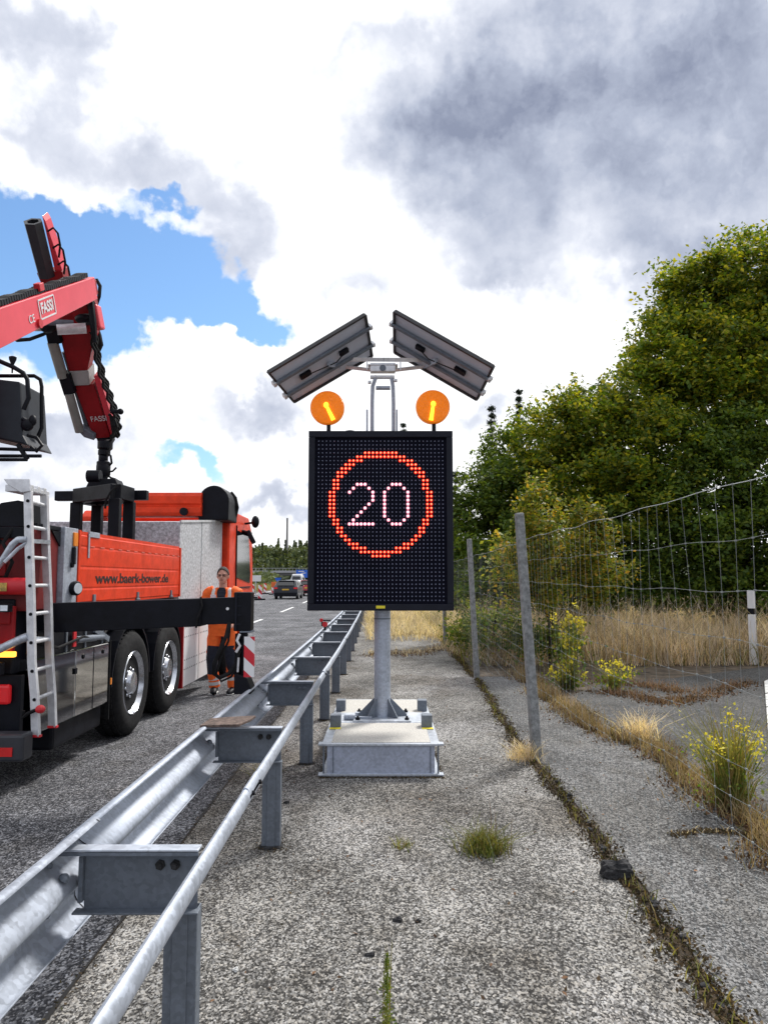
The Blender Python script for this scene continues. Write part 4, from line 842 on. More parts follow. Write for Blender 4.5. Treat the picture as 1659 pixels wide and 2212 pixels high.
def crane(t):
    K = P(183, 622, 8.05); A = P(0, 696, 6.3); d = (A - K).normalized(); B = K + d * 2.5
    side = Vector((1, 0, 0))
    # column
    col = MB(); col.bar((B.x, B.y, 1.9), (B.x, B.y, B.z + .15), .38, .38, h2=.28, w2=.28)
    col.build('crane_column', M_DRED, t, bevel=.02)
    bm = MB(); bm.bar(B, K, .26, .315, h2=.235); boom = bm.build('main_boom', M_PINK, t, bevel=.008)
    dd = (K - B).normalized(); s_ = (side - dd * side.dot(dd)).normalized(); up = s_.cross(dd)   # outward/up
    if up.z < 0: up = -up
    face = s_ * .131
    # boom end
    MB().bar(K - dd * .02, K + dd * .10, .22, .22, side=s_, h2=.15).build('boom_nose', M_DRED, boom, bevel=.01)
    # energy chain on top
    q = MB(); n = 46
    for k in range(n):
        c = B + dd * (.2 + 2.2 * k / n) + up * (.185 - .035 * k / n + .005 * math.sin(k * .9)) + s_ * .06
        q.obox(c, (dd, s_, up), (.018, .05, .024))
    q.build('hose_chain', M_BLACK, boom)
    MB().obox(B + dd * 1.15 + up * .2 + s_ * .1, (dd, s_, up), (.05, .03, .035)).build('hose_guide', M_REDP, boom, bevel=.006)
    # logo: outlined box and lettering
    c = P(66, 668, 6.9); tt = (c - B).dot(dd); c = B + dd * tt + face + up * .015
    q = MB(); L_, H_ = .175, .085
    for s in (-1, 1):
        q.obox(c + up * (s * H_) + s_ * .003, (dd, up, s_), (L_, .007, .0015)); q.obox(c + dd * (s * L_) + s_ * .003, (dd, up, s_), (.007, H_, .0015))
    q.build('logo_frame', M_WHITE, boom)
    text('logo_lettering', 'FASSI', .135, c + s_ * .002, dd, up, M_WHITE, boom, ext=.0015, sx=.9, bold=.004)
    text('logo_lettering', 'CE', .10, c - dd * .36 - up * .05 + s_ * .002, dd, up, M_WHITE, boom, ext=.0015)
    MB().cyl(c - dd * .23 - up * .11, c - dd * .23 - up * .11 + s_ * .02, .042, 20).build('pivot_cap', M_REDP, boom)
    # outer boom : traced outline, each piece at its own depth and with its own thickness
    Yo = lambda y: 7.6 + (y - 470) / 482.0 * 1.7
    Q = lambda x, y, dy=0.0: P(x, y, Yo(y) + dy)
    T = Q(70, 476); E = Q(228, 952); e = (E - T).normalized(); LL = (E - T).length
    s2 = (side - e * side.dot(e)).normalized(); u2 = e.cross(s2)
    if u2.y > 0: u2 = -u2           # toward the camera side
    nn = -u2
    def slab(px, dy, th, nm, m, par=None, bev=.006): return MB().prism([Q(x, y, dy) for x, y in px], nn * th).build(nm, m, par, bevel=bev)
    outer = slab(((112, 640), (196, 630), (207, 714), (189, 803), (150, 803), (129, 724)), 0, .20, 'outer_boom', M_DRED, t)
    slab(((150, 803), (192, 801), (194, 832), (155, 834)), -.02, .22, 'clamp_plate', mat('grey_plate', (.36, .36, .35), .45), outer)
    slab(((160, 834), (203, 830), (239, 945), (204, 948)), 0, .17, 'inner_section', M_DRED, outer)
    slab(((203, 812), (214, 810), (250, 930), (240, 942)), .02, .12, 'lit_side_strip', M_PINK, outer, .003)  # boom's lit side, painted in a lighter red than its front face
    slab(((80, 590), (134, 586), (150, 640), (104, 646)), .0, .2, 'section_collar', M_DRED, outer)
    slab(((92, 466), (99, 478), (138, 592), (122, 596)), .03, .16, 'upper_side_plate', M_PINK, outer, .003)
    ax1, ax2 = Q(72, 478), Q(102, 596)
    ex = (ax2 - ax1).normalized(); sx_ = (side - ex * side.dot(ex)).normalized(); ux = ex.cross(sx_)
    def hexring(c, r1, r2): return [c + sx_ * (r1 * math.cos(R(60 * k))) + ux * (r2 * math.sin(R(60 * k))) for k in range(6)]
    q = MB(); h0 = hexring(ax1, .098, .11); h1 = hexring(ax2, .092, .105); hi = hexring(ax1, .062, .07); hi2 = hexring(ax1 + ex * .3, .062, .07)
    q.add(h0 + h1 + hi + hi2, [(k, (k + 1) % 6, 6 + (k + 1) % 6, 6 + k) for k in range(6)] + [(k, 12 + k, 12 + (k + 1) % 6, (k + 1) % 6) for k in range(6)] + [(12 + k, 18 + k, 18 + (k + 1) % 6, 12 + (k + 1) % 6) for k in range(6)] + [tuple(range(18, 24))])
    q.build('telescopic_section', mat('dark_grey_boom_steel', (.022, .025, .032), .45), outer, bevel=.003)
    CG = mat('grey_cylinder_paint', (.24, .24, .22), .45)
    MB().cyl(Q(115, 740, -.05), Q(137, 815, -.05), .062, 16).build('extension_cylinder', CG, outer, smooth=True)
    MB().cyl(Q(150, 850, -.05), Q(173, 932, -.05), .055, 16).build('extension_cylinder', CG, outer, smooth=True)
    MB().cyl(Q(140, 760, .06), Q(196, 945, .06), .03, 12).build('cylinder_rod', M_GALVD, outer, smooth=True)
    slab(((94, 700), (120, 700), (134, 742), (105, 748)), -.08, .16, 'cylinder_mount', M_BLACK, outer, .01)
    slab(((125, 812), (150, 808), (163, 850), (139, 856)), -.08, .16, 'cylinder_mount', M_BLACK, outer, .01)
    slab(((163, 925), (180, 925), (206, 940), (204, 952), (182, 945)), -.06, .12, 'cylinder_mount', M_GALVD, outer, .01)
    slab(((206, 940), (240, 940), (243, 962), (228, 968), (214, 962)), 0, .14, 'boom_tip', M_BLACK, outer, .01)
    HP = [(190, 608), (198, 660), (201, 715), (210, 765), (222, 812), (236, 850), (248, 888), (256, 920), (250, 945)]
    for k in range(4):
        pts = []
        for j in range(60):
            f = j / 59 * (len(HP) - 1); i0 = min(int(f), len(HP) - 2); g_ = f - i0; x = HP[i0][0] * (1 - g_) + HP[i0 + 1][0] * g_; y = HP[i0][1] * (1 - g_) + HP[i0 + 1][1] * g_
            pts.append(Q(x + 2.6 * math.sin(j * 1.25 + k * 1.7) + (k - 1.5) * 3.0, y, -.08 + .04 * k))
        MB().sweep(pts, .017, 6).build('hydraulic_hose', M_RUB, outer, smooth=True)
    for k in range(3):
        x_, y_ = 104 + 11 * k, 500 + 36 * k; q = MB(); q.sweep([Q(x_, y_), Q(x_ + 12, y_ - 8), Q(x_ + 22, y_ + 4), Q(x_ + 27, y_ + 30), Q(x_ + 24, y_ + 56)], .011, 6); q.build('hose_loop', M_RUB, outer, smooth=True)
    q = MB(); q.sweep([P(198, 607, 8.7), P(210, 605, 8.7), P(217, 618, 8.7), P(215, 640, 8.7), P(210, 655, 8.75)], .022, 8); q.build('knuckle_hose', M_RUB, t, smooth=True)
    q = MB(); q.sweep([P(208, 700, 8.7), P(215, 725, 8.7), P(217, 745, 8.7), P(213, 765, 8.72)], [.02, .03, .04, .012], 8); q.build('knuckle_hose', M_RUB, t, smooth=True)
    # knuckle: plates, pins, fold cylinder
    kn = MB(); kn.bar(P(172, 645, 8.22), P(196, 715, 8.4), .20, .16, side=(1, 0, 0)); kn.bar(P(192, 640, 8.3), P(210, 700, 8.4), .10, .16)
    knuckle = kn.build('knuckle', M_DRED, t, bevel=.02)
    MB().bar(P(205, 660, 8.35), P(215, 712, 8.4), .10, .16, side=(1, 0, 0)).build('knuckle_plate', M_PINK, knuckle, bevel=.02)
    q = MB(); q.sweep([P(188, 608, 8.1), P(197, 650, 8.1), P(202, 700, 8.15), P(206, 740, 8.2)], [.025, .035, .04, .025], 8); q.ball(P(186, 690, 8.2), (.12, .1, .06)); q.ball(P(104, 706, 8.1), (.09, .08, .07)); q.build('knuckle_linkage', M_BLACK, knuckle, smooth=True)
    q = MB(); q.cyl(P(124, 712, 8.0), P(187, 709, 8.1), .058, 20); q.build('fold_cylinder', M_AL, knuckle, smooth=True)
    q = MB(); q.cyl(P(100, 696, 8.02), P(160, 698, 8.12), .034, 14); q.build('fold_rod', M_GALVD, knuckle, smooth=True)
    q = MB(); q.obox(P(86, 700, 8.2), ((1, 0, 0), (0, 1, 0), (0, 0, 1)), (.07, .05, .07)); q.cyl(P(70, 705, 8.15), P(105, 700, 8.3), .035, 10); q.build('valve_block', mat('light_grey_valve', (.5, .5, .48), .4), knuckle, bevel=.02)
    q = MB(); q.sweep([P(20, 722, 7.6), P(38, 735, 7.8), P(65, 733, 8.0), P(95, 722, 8.2), P(112, 712, 8.35)], .02, 8); q.sweep([P(60, 700, 8.0), P(75, 690, 8.1), P(98, 690, 8.3)], .014, 6); q.build('fold_hose', M_RUB, knuckle, smooth=True)
    text('logo_lettering', 'FASSI', .10, Q(214, 905, -.012), s2, -e, M_WHITE, outer, ext=.001, sx=.9)
    q = MB(); q.cyl(P(240, 889, 8.95), P(258, 889, 8.95), .024, 10); q.ball(P(261, 889, 8.95), .038); q.build('tip_lever', M_BLACK, outer, smooth=True)
    q = MB(); 
    for k in range(4):
        q.sweep([P(236 + k, 895, 9.05), P(248 - k * 2, 905 + k * 4, 9.05), P(254 - 3 * k, 922 + k * 4, 9.08), P(240, 950 + k, 9.15)], .016, 6)
    q.build('tip_hoses', M_RUB, outer, smooth=True)
    # rotator
    q = MB(); Yr = 9.2
    for (x, y, rw, hh) in ((228, 962, 16, 12), (226, 978, 13, 8), (224, 990, 10, 10), (224, 1003, 14, 8), (224, 1016, 15, 16), (224, 1034, 9, 12)):
        c = P(x, y, Yr); r = rw / FPX * Yr; h = hh / FPX * Yr * 1.0
        q.lathe(c, [(r * .7, -h), (r, -h * .6), (r, h * .6), (r * .7, h)], n=16)
    q.build('rotator', M_BLACK, t, smooth=True)
    q = MB(); q.sweep([P(232, 1025, Yr), P(240, 1032, Yr), P(250, 1035, Yr), P(258, 1040, Yr)], .012, 6); q.sweep([P(230, 1020, Yr), P(244, 1018, Yr), P(252, 1010, Yr)], .012, 6); q.sweep([P(228, 975, Yr - .05), P(240, 985, Yr - .05), P(242, 1000, Yr), P(232, 1012, Yr)], .014, 6); q.build('rotator_hose', M_RUB, t, smooth=True)
    # operator stand at left
    Yc = 5.9
    MB().prism([P(-60, 812, Yc), P(44, 824, Yc), P(50, 940, Yc), P(62, 962, Yc), P(-60, 935, Yc)], (0, .45, 0)).build('operator_console', mat('slate_grey_plastic', (.016, .020, .028), .5, spec=.3), t, bevel=.015)
    cs = MB(); cs.sweep([P(-60, 745, Yc), P(0, 780, Yc), P(30, 793, Yc), P(52, 806, Yc), P(60, 820, Yc), P(63, 860, Yc), P(52, 885, Yc)], .018, 10); cs.sweep([P(-60, 815, Yc + .3), P(0, 815, Yc + .3), P(85, 813, Yc + .3), P(95, 820, Yc + .3), P(108, 832, Yc + .3), P(108, 930, Yc + .3), P(96, 955, Yc + .25)], .016, 10) if False else cs.sweep([P(-60, 812, Yc + .2), P(75, 812, Yc + .2), P(88, 820, Yc + .2), P(91, 835, Yc + .2), P(91, 925, Yc + .2), P(80, 950, Yc + .2)], .016, 10)
    cs.build('operator_rail', M_BLACK, t, smooth=True)
    q = MB(); q.lathe(P(28, 790, Yc), [(.006, -.06), (.008, 0), (.028, .05), (.03, .07), (.012, .078)], n=12); q.build('stop_button', M_BLACK, t, smooth=True)
    q = MB()
    for (a, b_) in (((-60, 985), (90, 985)), ((-60, 968), (80, 972)), ((-60, 993), (60, 993))): q.cyl(P(*a, Yc), P(*b_, Yc), .014, 8)
    q.sweep([P(60, 940, Yc), P(80, 945, Yc), P(92, 962, Yc), P(80, 975, Yc), P(68, 965, Yc)], .014, 8); q.bar(P(40, 960, Yc), P(60, 992, Yc), .03, .03)
    q.sweep([P(50, 905, Yc), P(62, 912, Yc), P(75, 905, Yc)], .02, 8); q.ball(P(60, 918, Yc), (.05, .04, .05)); q.ball(P(72, 908, Yc), (.03, .03, .045))
    q.build('foot_platform', M_BLACK, t, smooth=True)
    q = MB(); q.bar((-3.6, 5.95, 2.6), P(-40, 985, Yc), .08, .08); q.build('platform_arm', M_BLACK, t)
crane(TR)

def lifting_frame():
    c = P(225, 1070, 9.0)
    t = thing('lifting_frame', 'black steel four legged lifting frame hanging from the crane over the truck bed', 'lifting frame', (c.x, c.y, 1.39))
    legs = ((167, 8.95), (212, 9.35), (250, 8.45), (281, 8.85)); tops = []
    for (x, Y) in legs:
        p = P(x, 1080, Y); p.z = 2.5; tops.append(p)
        MB().box(p.x - .062, p.x + .062, p.y - .05, p.y + .05, 1.392, 2.5).build('leg', M_BLACK, t, bevel=.01)
    q = MB()
    for (i, j) in ((0, 2), (1, 3), (0, 1), (2, 3)):
        q.bar(tops[i] + Vector((0, 0, .08)), tops[j] + Vector((0, 0, .08)), .12, .17, side=(0, 1, 0) if i + j != 1 else (1, 0, 0))
    q.build('top_frame', M_BLACK, t, bevel=.01)
    cc = sum(tops, Vector((0, 0, 0))) / 4
    q = MB(); q.prism([cc + Vector((-.20, -.12, .13)), cc + Vector((.22, -.12, .13)), cc + Vector((.16, -.12, .27)), cc + Vector((-.14, -.12, .27))], (0, .24, 0)); q.build('suspension_block', M_BLACK, t, bevel=.01)
    q = MB(); a = P(122, 1072, 9.0); b_ = P(320, 1070, 9.0); q.bar(a, b_, .10, .115, side=(0, 1, 0)); q.build('cross_bar', M_BLACK, t, bevel=.008)
    q = MB(); q.cyl(cc + Vector((-.17, -.1, .30)), cc + Vector((-.02, -.1, .30)), .072, 16); q.build('motor', M_BLACK, t, smooth=True)
    MB().ball(P(207, 1052, 8.7), (.03, .01, .012)).build('white_sticker', M_WHITE, t)
    MB().sweep([P(255, 1048, 8.4), P(240, 1062, 8.35), P(230, 1080, 8.35), P(228, 1098, 8.4)], .012, 6).build('hose', M_RUB, t, smooth=True)
lifting_frame()

def ladder():
    t = thing('ladder', 'bent aluminium access ladder hung on the side of the truck behind its rear corner', 'ladder', (-2.62, 5.75, .4))
    Ya, Yb = 5.48, 5.80
    la = [P(62, 1062, Ya), P(64, 1170, Ya), P(68, 1300, Ya), P(70, 1430, Ya), P(76, 1500, Ya), P(79, 1590, Ya)]
    lb = [P(97, 1070, Yb), P(100, 1180, Yb), P(105, 1300, Yb), P(108, 1420, Yb), P(113, 1500, Yb), P(115, 1570, Yb)]
    for L_ in (la, lb):
        q = MB()
        for i in range(len(L_) - 1): q.bar(L_[i], L_[i + 1] + (L_[i + 1] - L_[i]) * .01, .062, .028, side=(1, -.25, 0))
        o = q.build('stile', M_AL, t, bevel=.003)
        e = L_[-1]; MB().box(e.x - .035, e.x + .035, e.y - .018, e.y + .018, e.z - .006, e.z + .01).build('rubber_tip', M_REDP, o)
    def at(L_, y):
        zz = P(80, y, 5.6).z; 
        for i in range(len(L_) - 1):
            if L_[i].z >= zz >= L_[i + 1].z: k = (L_[i].z - zz) / (L_[i].z - L_[i + 1].z); return L_[i].lerp(L_[i + 1], k)
        return L_[-1]
    for y in (1086, 1140, 1205, 1265, 1325, 1385, 1445, 1505):
        a, b_ = at(la, y), at(lb, y); rg = MB().cyl(a, b_, .014, 10).build('rung', M_AL, t, smooth=True); MB().cyl(a + Vector((.004, -.022, 0)), a + Vector((.004, -.012, 0)), .012, 10).build('rung_plug', M_BLACK, rg)
    q = MB(); a = la[0]; b_ = lb[0]
    for k in range(6):
        f = k / 5; c = a.lerp(b_, f); q.box(c.x - .16, c.x + .03, c.y - .022, c.y + .022, c.z - .0, c.z + .05 - .02 * (k % 2))
    q.prism([a + Vector((-.17, -.03, .09)), a + Vector((.02, -.03, .09)), a + Vector((.03, -.03, .0)), a + Vector((-.04, -.03, -.01)), a + Vector((-.14, -.03, .05))], (0, .012, 0))
    q.build('top_step', M_AL, t, bevel=.004)
    q = MB(); q.sweep([P(60, 1165, Ya), P(40, 1166, Ya), P(28, 1176, Ya), P(8, 1208, Ya), P(-40, 1270, Ya)], .025, 10); q.sweep([P(60, 1172, Ya), P(40, 1185, Ya), P(10, 1215, Ya - .05)], .014, 8); q.sweep([P(62, 1375, Ya), P(48, 1380, Ya), P(10, 1398, Ya - .02), P(-40, 1420, Ya)], .03, 10)
    for y in (1168, 1378): q.bar(P(52, y, Ya), P(105, y + 3, Yb), .04, .03)
    each(q, 'swing_arm', M_GALVL, t, smooth=True)
    MB().sweep([P(52, 1535, Ya - .03), P(50, 1550, Ya - .03), P(60, 1542, Ya - .05), P(75, 1535, Ya - .05), P(88, 1532, Ya - .05)], .013, 8).build('strap', M_RUB, t, smooth=True)
    MB().ball(P(88, 1532, Ya - .05), (.035, .03, .03)).build('red_buckle', M_REDP, t)
ladder()

# ================================================================== PERSON
def person():
    X, Y = P(478, 1495, 10.75).x, 10.75
    t = thing('person', 'grey haired worker in orange hi-vis vest and orange trousers standing beside the truck', 'person', (X, Y, 0))
    O = Vector((X, Y, 0)); V = lambda x, y, z: O + Vector((x, y, z))       # faces -Y (camera)
    b = MB()
    hips = .09
    b.sweep([V(0, 0, .86), V(0, 0, .95), V(0, .0, 1.08), V(0, .0, 1.22), V(0, .0, 1.36), V(0, .01, 1.43), V(0, .01, 1.47)], [(.145, .10), (.155, .11), (.14, .10), (.155, .11), (.17, .105), (.12, .08), (.06, .06)], 16, ref=(1, 0, 0))
    b.sweep([V(0, .012, 1.42), V(0, .005, 1.50), V(0, 0, 1.56)], [.062, .056, .055], 12)
    hd = V(0, -.012, 1.635); b.ball(hd + Vector((0, .012, .018)), (.077, .095, .105), 20, 14); b.ball(hd + Vector((0, -.018, -.045)), (.058, .07, .068), 16, 10)
    b.ball(hd + Vector((0, -.05, -.088)), (.028, .025, .02), 10, 8); b.sweep([hd + Vector((0, -.078, .015)), hd + Vector((0, -.102, -.02)), hd + Vector((0, -.085, -.035))], [.011, .017, .012], 8)
    for s in (-1, 1): b.ball(hd + Vector((s * .078, .01, -.005)), (.012, .02, .032), 8, 8); b.ball(hd + Vector((s * .030, -.076, .028)), (.022, .014, .009), 8, 6)
    arms = {1: [V(.185, .01, 1.40), V(.245, .02, 1.16), V(.24, -.16, 1.02), V(.225, -.22, 1.0)], -1: [V(-.185, .01, 1.40), V(-.285, .03, 1.17), V(-.20, -.20, 1.06), V(-.17, -.26, 1.05)]}
    for s, A in arms.items():
        b.sweep(A, [.055, .044, .032, .028], 12)
        h = A[-1]; d = (A[-1] - A[-2]).normalized(); sd_ = Vector((1, 0, 0)); up = Vector((0, 0, 1))
        b.ball(h + d * .045, (.042, .05, .02), 10, 8)
        for k in range(4):
            o = h + d * .085 + sd_ * (-.03 + .02 * k); ln = (.062, .07, .066, .052)[k]
            b.sweep([o - d * .02, o + d * ln * .45, o + d * ln * .8 - up * .018, o + d * ln * .85 - up * .038], [.0095, .009, .008, .007], 8)
        b.sweep([h + d * .02 - sd_ * (s * .035), h + d * .05 - sd_ * (s * .06) - up * .01, h + d * .075 - sd_ * (s * .06) - up * .025], [.012, .011, .009], 8)
    legs = {1: [V(.095, .0, .92), V(.135, -.01, .50), V(.165, .03, .10)], -1: [V(-.09, .0, .92), V(-.125, -.02, .50), V(-.10, .03, .10)]}
    for s, A in legs.items():
        b.sweep(A, [.085, .055, .042], 12); f = A[-1]; b.sweep([f + Vector((0, .03, -.06)), f + Vector((s * .0, -.06, -.06)), f + Vector((s * -.04, -.16, -.075))], [(.03, .03), (.035, .03), (.03, .02)], 10)
    body = b.build('body', M_SKIN, t)
    rm = body.modifiers.new('remesh', 'REMESH'); rm.mode = 'VOXEL'; rm.voxel_size = .0065; rm.use_smooth_shade = True
    # eyes, mouth, brows
    q = MB()
    for s in (-1, 1): q.ball(hd + Vector((s * .031, -.083, .012)), (.013, .008, .007), 10, 8)
    q.build('eyes', mat('dark_eyes', (.015, .01, .01), .3), body, smooth=True)
    q = MB(); q.sweep([hd + Vector((-.024, -.083, -.056)), hd + Vector((0, -.092, -.055)), hd + Vector((.024, -.083, -.056))], [.003, .005, .003], 6); q.build('mouth', mat('lips', (.22, .06, .05), .6), body)
    q = MB()
    for s in (-1, 1):
        q.sweep([hd + Vector((s * .012, -.094, .022)), hd + Vector((s * .05, -.088, .022)), hd + Vector((s * .055, -.084, -.004)), hd + Vector((s * .014, -.094, -.002)), hd + Vector((s * .012, -.094, .022))], .0028, 6)
        q.sweep([hd + Vector((s * .055, -.083, .018)), hd + Vector((s * .084, .0, .016))], .0025, 6)
    q.build('glasses', M_BLACK, body)
    h = MB(); vs = []; n, m_ = 24, 10
    for i in range(m_ + 1):
        a = math.pi * .5 * i / m_
        for j in range(n):
            tt = 2 * math.pi * j / n; fr = max(0, -math.sin(tt)); lim = 1 - .56 * fr
            aa = a * lim * 1.15
            vs.append(hd + Vector((.0785 * math.sin(aa) * math.cos(tt), .012 + .101 * math.sin(aa) * math.sin(tt), .024 + .103 * math.cos(aa) + .003 * math.sin(j * 5 + i * 3))))
    h.add(vs, [(i * n + j, i * n + (j + 1) % n, (i + 1) * n + (j + 1) % n, (i + 1) * n + j) for i in range(m_) for j in range(n)])
    h = h.build('hair', M_HAIR, t, smooth=True, fix=False); sm = h.modifiers.new('s', 'SOLIDIFY'); sm.thickness = .008
    def wr(pts, rad, amp=.006, n=18, sub=5, ref=(1, 0, 0), seed=1):
        """cloth tube with folds"""
        P_, R_ = [], []
        for i in range(len(pts) - 1):
            for k in range(sub):
                f = k / sub; P_.append(Vector(pts[i]).lerp(Vector(pts[i + 1]), f)); r0 = rad[i]; r1 = rad[i + 1]
                r0 = (r0, r0) if not isinstance(r0, tuple) else r0; r1 = (r1, r1) if not isinstance(r1, tuple) else r1
                g_ = 1 + amp * 10 * math.sin(len(P_) * 2.1 + seed) * .5
                R_.append(((r0[0] * (1 - f) + r1[0] * f) * g_, (r0[1] * (1 - f) + r1[1] * f) * g_))
        P_.append(Vector(pts[-1])); r1 = rad[-1]; R_.append(r1 if isinstance(r1, tuple) else (r1, r1))
        q = MB().sweep(P_, R_, n, ref=ref); return q
    # trousers
    q = wr([V(0, 0, .80), V(0, 0, .90), V(0, 0, 1.02)], [(.165, .12), (.178, .128), (.165, .12)])
    tr = q
    for s, A in legs.items():
        c = wr([A[0] + Vector((0, 0, .03)), A[1] + Vector((0, 0, .12)), A[1] + Vector((0, 0, -.12)), A[2] + Vector((0, .0, -.01))], [.103, .086, .070, .076], amp=.014, seed=s); tr.add(c.v, c.f)
    tr = tr.build('trousers', M_ORANGE, t, smooth=True)
    q = MB()
    for s, A in legs.items():
        q.sweep([A[0].lerp(A[1], .62) + Vector((0, -.012, 0)), A[1] + Vector((0, -.018, 0)), A[1].lerp(A[2], .55) + Vector((s * .01, -.012, 0))], [(.088, .092), (.084, .086), (.073, .080)], 16, ref=(1, 0, 0))
    q.build('dark_knee_panels', M_NAVY, tr, smooth=True)
    q = MB()
    for s, A in legs.items():
        for k, w_ in ((.66, .045), (.83, .045)):
            c0 = A[1].lerp(A[2], k); c1_ = A[1].lerp(A[2], k + w_ / .4); q.sweep([c0, c1_], [.0785, .0800], 18, cap=False)
    q.build('reflective_bands', M_REFL, tr, smooth=True)
    # jacket & vest
    q = wr([V(0, .0, .98), V(0, .0, 1.15), V(0, .0, 1.33), V(0, .01, 1.42), V(0, .01, 1.475)], [(.172, .128), (.172, .125), (.19, .125), (.165, .10), (.075, .07)])
    for s, A in arms.items():
        c = wr([A[0] + Vector((-s * .05, 0, .03)), A[0] + Vector((s * .015, 0, -.02)), A[1], A[2], A[3]], [.07, .076, .064, .05, .045], amp=.012, seed=s * 3); q.add(c.v, c.f)
    jk = q.build('jacket', M_NAVY, t, smooth=True)
    for s, A in arms.items():
        wr([A[0] + Vector((-s * .06, 0, .035)), A[0] + Vector((s * .012, 0, 0)), A[0].lerp(A[1], .42)], [(.072, .085), (.086, .09), (.084, .084)], amp=.01, seed=s).build('vest_shoulder', M_ORANGE, jk, smooth=True)
    # vest : open front shell
    vs = []; n = 30; zs = [.98, 1.06, 1.15, 1.25, 1.34, 1.40, 1.445, 1.475]
    prof = [(.192, .145), (.19, .143), (.19, .14), (.20, .14), (.212, .135), (.205, .118), (.165, .10), (.10, .085)]
    fr = MB()
    for i, z in enumerate(zs):
        gap = R(13 + 10 * max(0, (z - 1.30) / .17))
        for j in range(n + 1):
            a = -math.pi / 2 + gap + (2 * math.pi - 2 * gap) * j / n
            fr.v.append(tuple(V(prof[i][0] * math.cos(a), .005 + prof[i][1] * math.sin(a), z + (.0)))) 
    fr.f = [(i * (n + 1) + j, i * (n + 1) + j + 1, (i + 1) * (n + 1) + j + 1, (i + 1) * (n + 1) + j) for i in range(len(zs) - 1) for j in range(n)]; fr.m = [0] * len(fr.f)
    ve = fr.build('hi_vis_vest', M_ORANGE, t, smooth=True, fix=False); sm = ve.modifiers.new('s', 'SOLIDIFY'); sm.thickness = .006
    q = MB()
    for s in (-1, 1):
        pts = []
        for z in (1.0, 1.1, 1.2, 1.28, 1.34, 1.40, 1.445, 1.47): 
            rx = np.interp(z, zs, [p[0] for p in prof]); ry = np.interp(z, zs, [p[1] for p in prof]); x = .115 if z < 1.4 else .115 - (z - 1.4) * .2
            y = -ry * math.sqrt(max(.02, 1 - (x / rx) ** 2)) - .006; pts.append(V(s * x, y + .005, z))
        q.sweep(pts, [(.025, .004)] * len(pts), 8, ref=(1, 0, 0))
    for z in (1.10, 1.27):
        rx = np.interp(z, zs, [p[0] for p in prof]) + .006; ry = np.interp(z, zs, [p[1] for p in prof]) + .006; vs = []; n2 = 24; gap = R(16)
        for j in range(n2 + 1):
            a = -math.pi / 2 + gap + (2 * math.pi - 2 * gap) * j / n2
            for dz in (-.025, .025): vs.append(V(rx * math.cos(a), .005 + ry * math.sin(a), z + dz))
        q.add(vs, [(2 * j, 2 * j + 2, 2 * j + 3, 2 * j + 1) for j in range(n2)])
    q.build('reflective_stripes', M_REFL, ve, fix=False)
    q = MB(); q.obox(V(-.105, -.14, 1.33), ((1, 0, 0), (0, 1, 0), (0, 0, 1)), (.038, .008, .045)); q.build('chest_badge', mat('pale_badge', (.75, .62, .66), .5), ve, bevel=.004)
    # shoes
    for s, A in legs.items():
        f = A[-1]; q = MB(); q.sweep([f + Vector((0, .07, -.055)), f + Vector((0, .02, -.035)), f + Vector((s * -.005, -.08, -.052)), f + Vector((s * -.03 if s < 0 else -.02, -.19, -.066)), f + Vector((s * -.035 if s < 0 else -.025, -.215, -.072))], [(.03, .03), (.048, .06), (.050, .044), (.045, .03), (.02, .012)], 14, ref=(1, 0, 0))
        sh = q.build('shoe', M_BLACK, t, smooth=True)
        MB().sweep([f + Vector((0, .09, -.09)), f + Vector((0, -.08, -.09)), f + Vector((-.02, -.21, -.09))], [(.04, .009), (.052, .009), (.03, .009)], 10, ref=(1, 0, 0)).build('sole', M_REFL, sh)
person()

# ================================================================== FENCE
def fence():
    bases = [G(1160, 1640), G(1030, 1465), G(962, 1392)]
    t = thing('wire_fence', 'galvanised wire mesh fence on leaning concrete posts along the cracked pavement', 'fence', bases[0])
    lean = (-.123, -.10, -.06); hs = (2.2, 2.25, 2.2)
    for bse, ln, h in zip(bases, lean, hs):
        top = bse + Vector((ln, .02, h)); q = MB(); q.bar(bse + Vector((0, 0, -.05)), top, .085, .085, side=(1, .15, 0), w2=.075, h2=.075); q.build('post', M_POSTC, t, bevel=.012)
    near = Vector((1.34, .6, 0)); line = [near + Vector((0, -2, 0)), near, bases[0], bases[1], bases[2], bases[2] + Vector((.0, 7, 0))]
    Zs = [1.98, 1.77, 1.57, 1.38, 1.20, 1.04, .89, .75, .62, .50, .39, .29, .20, .12, .05]
    off = Vector((-.11, 0, 0))
    def pt(k, f, z):
        a, b_ = line[k], line[k + 1]; p = a.lerp(b_, f); s = math.sin(math.pi * f) * .02
        l_ = -.06 * z / 2.0
        return Vector((p.x + l_ + .045 + .012 * math.sin(p.y * 5 + z * 3), p.y, z - s * (z > 1) + .006 * math.sin(p.y * 7 + z * 9)))
    q = MB()
    for k in range(len(line) - 1):
        L_ = (line[k + 1] - line[k]).length; n = max(3, int(L_ / .15))
        rw = .0008 if k < 2 else .0009
        for z in Zs[1:]: q.sweep([pt(k, i / n, z) for i in range(n + 1)], rw, 4, cap=False)
        MB().sweep([pt(k, i / n, Zs[0]) for i in range(n + 1)], rw * 1.8, 5).build('top_wire', M_WIREB, t)
        for i in range(n):
            q.sweep([pt(k, i / n, z) for z in Zs], rw, 4, cap=False)
            if k < 3:
                for z in Zs[::1]: c = pt(k, i / n, z); q.obox(c, ((1, 0, 0), (0, 1, 0), (0, 0, 1)), (.003, .0055, .0035))
    q.build('wire_mesh', M_WIRE, t, fix=False)
fence()

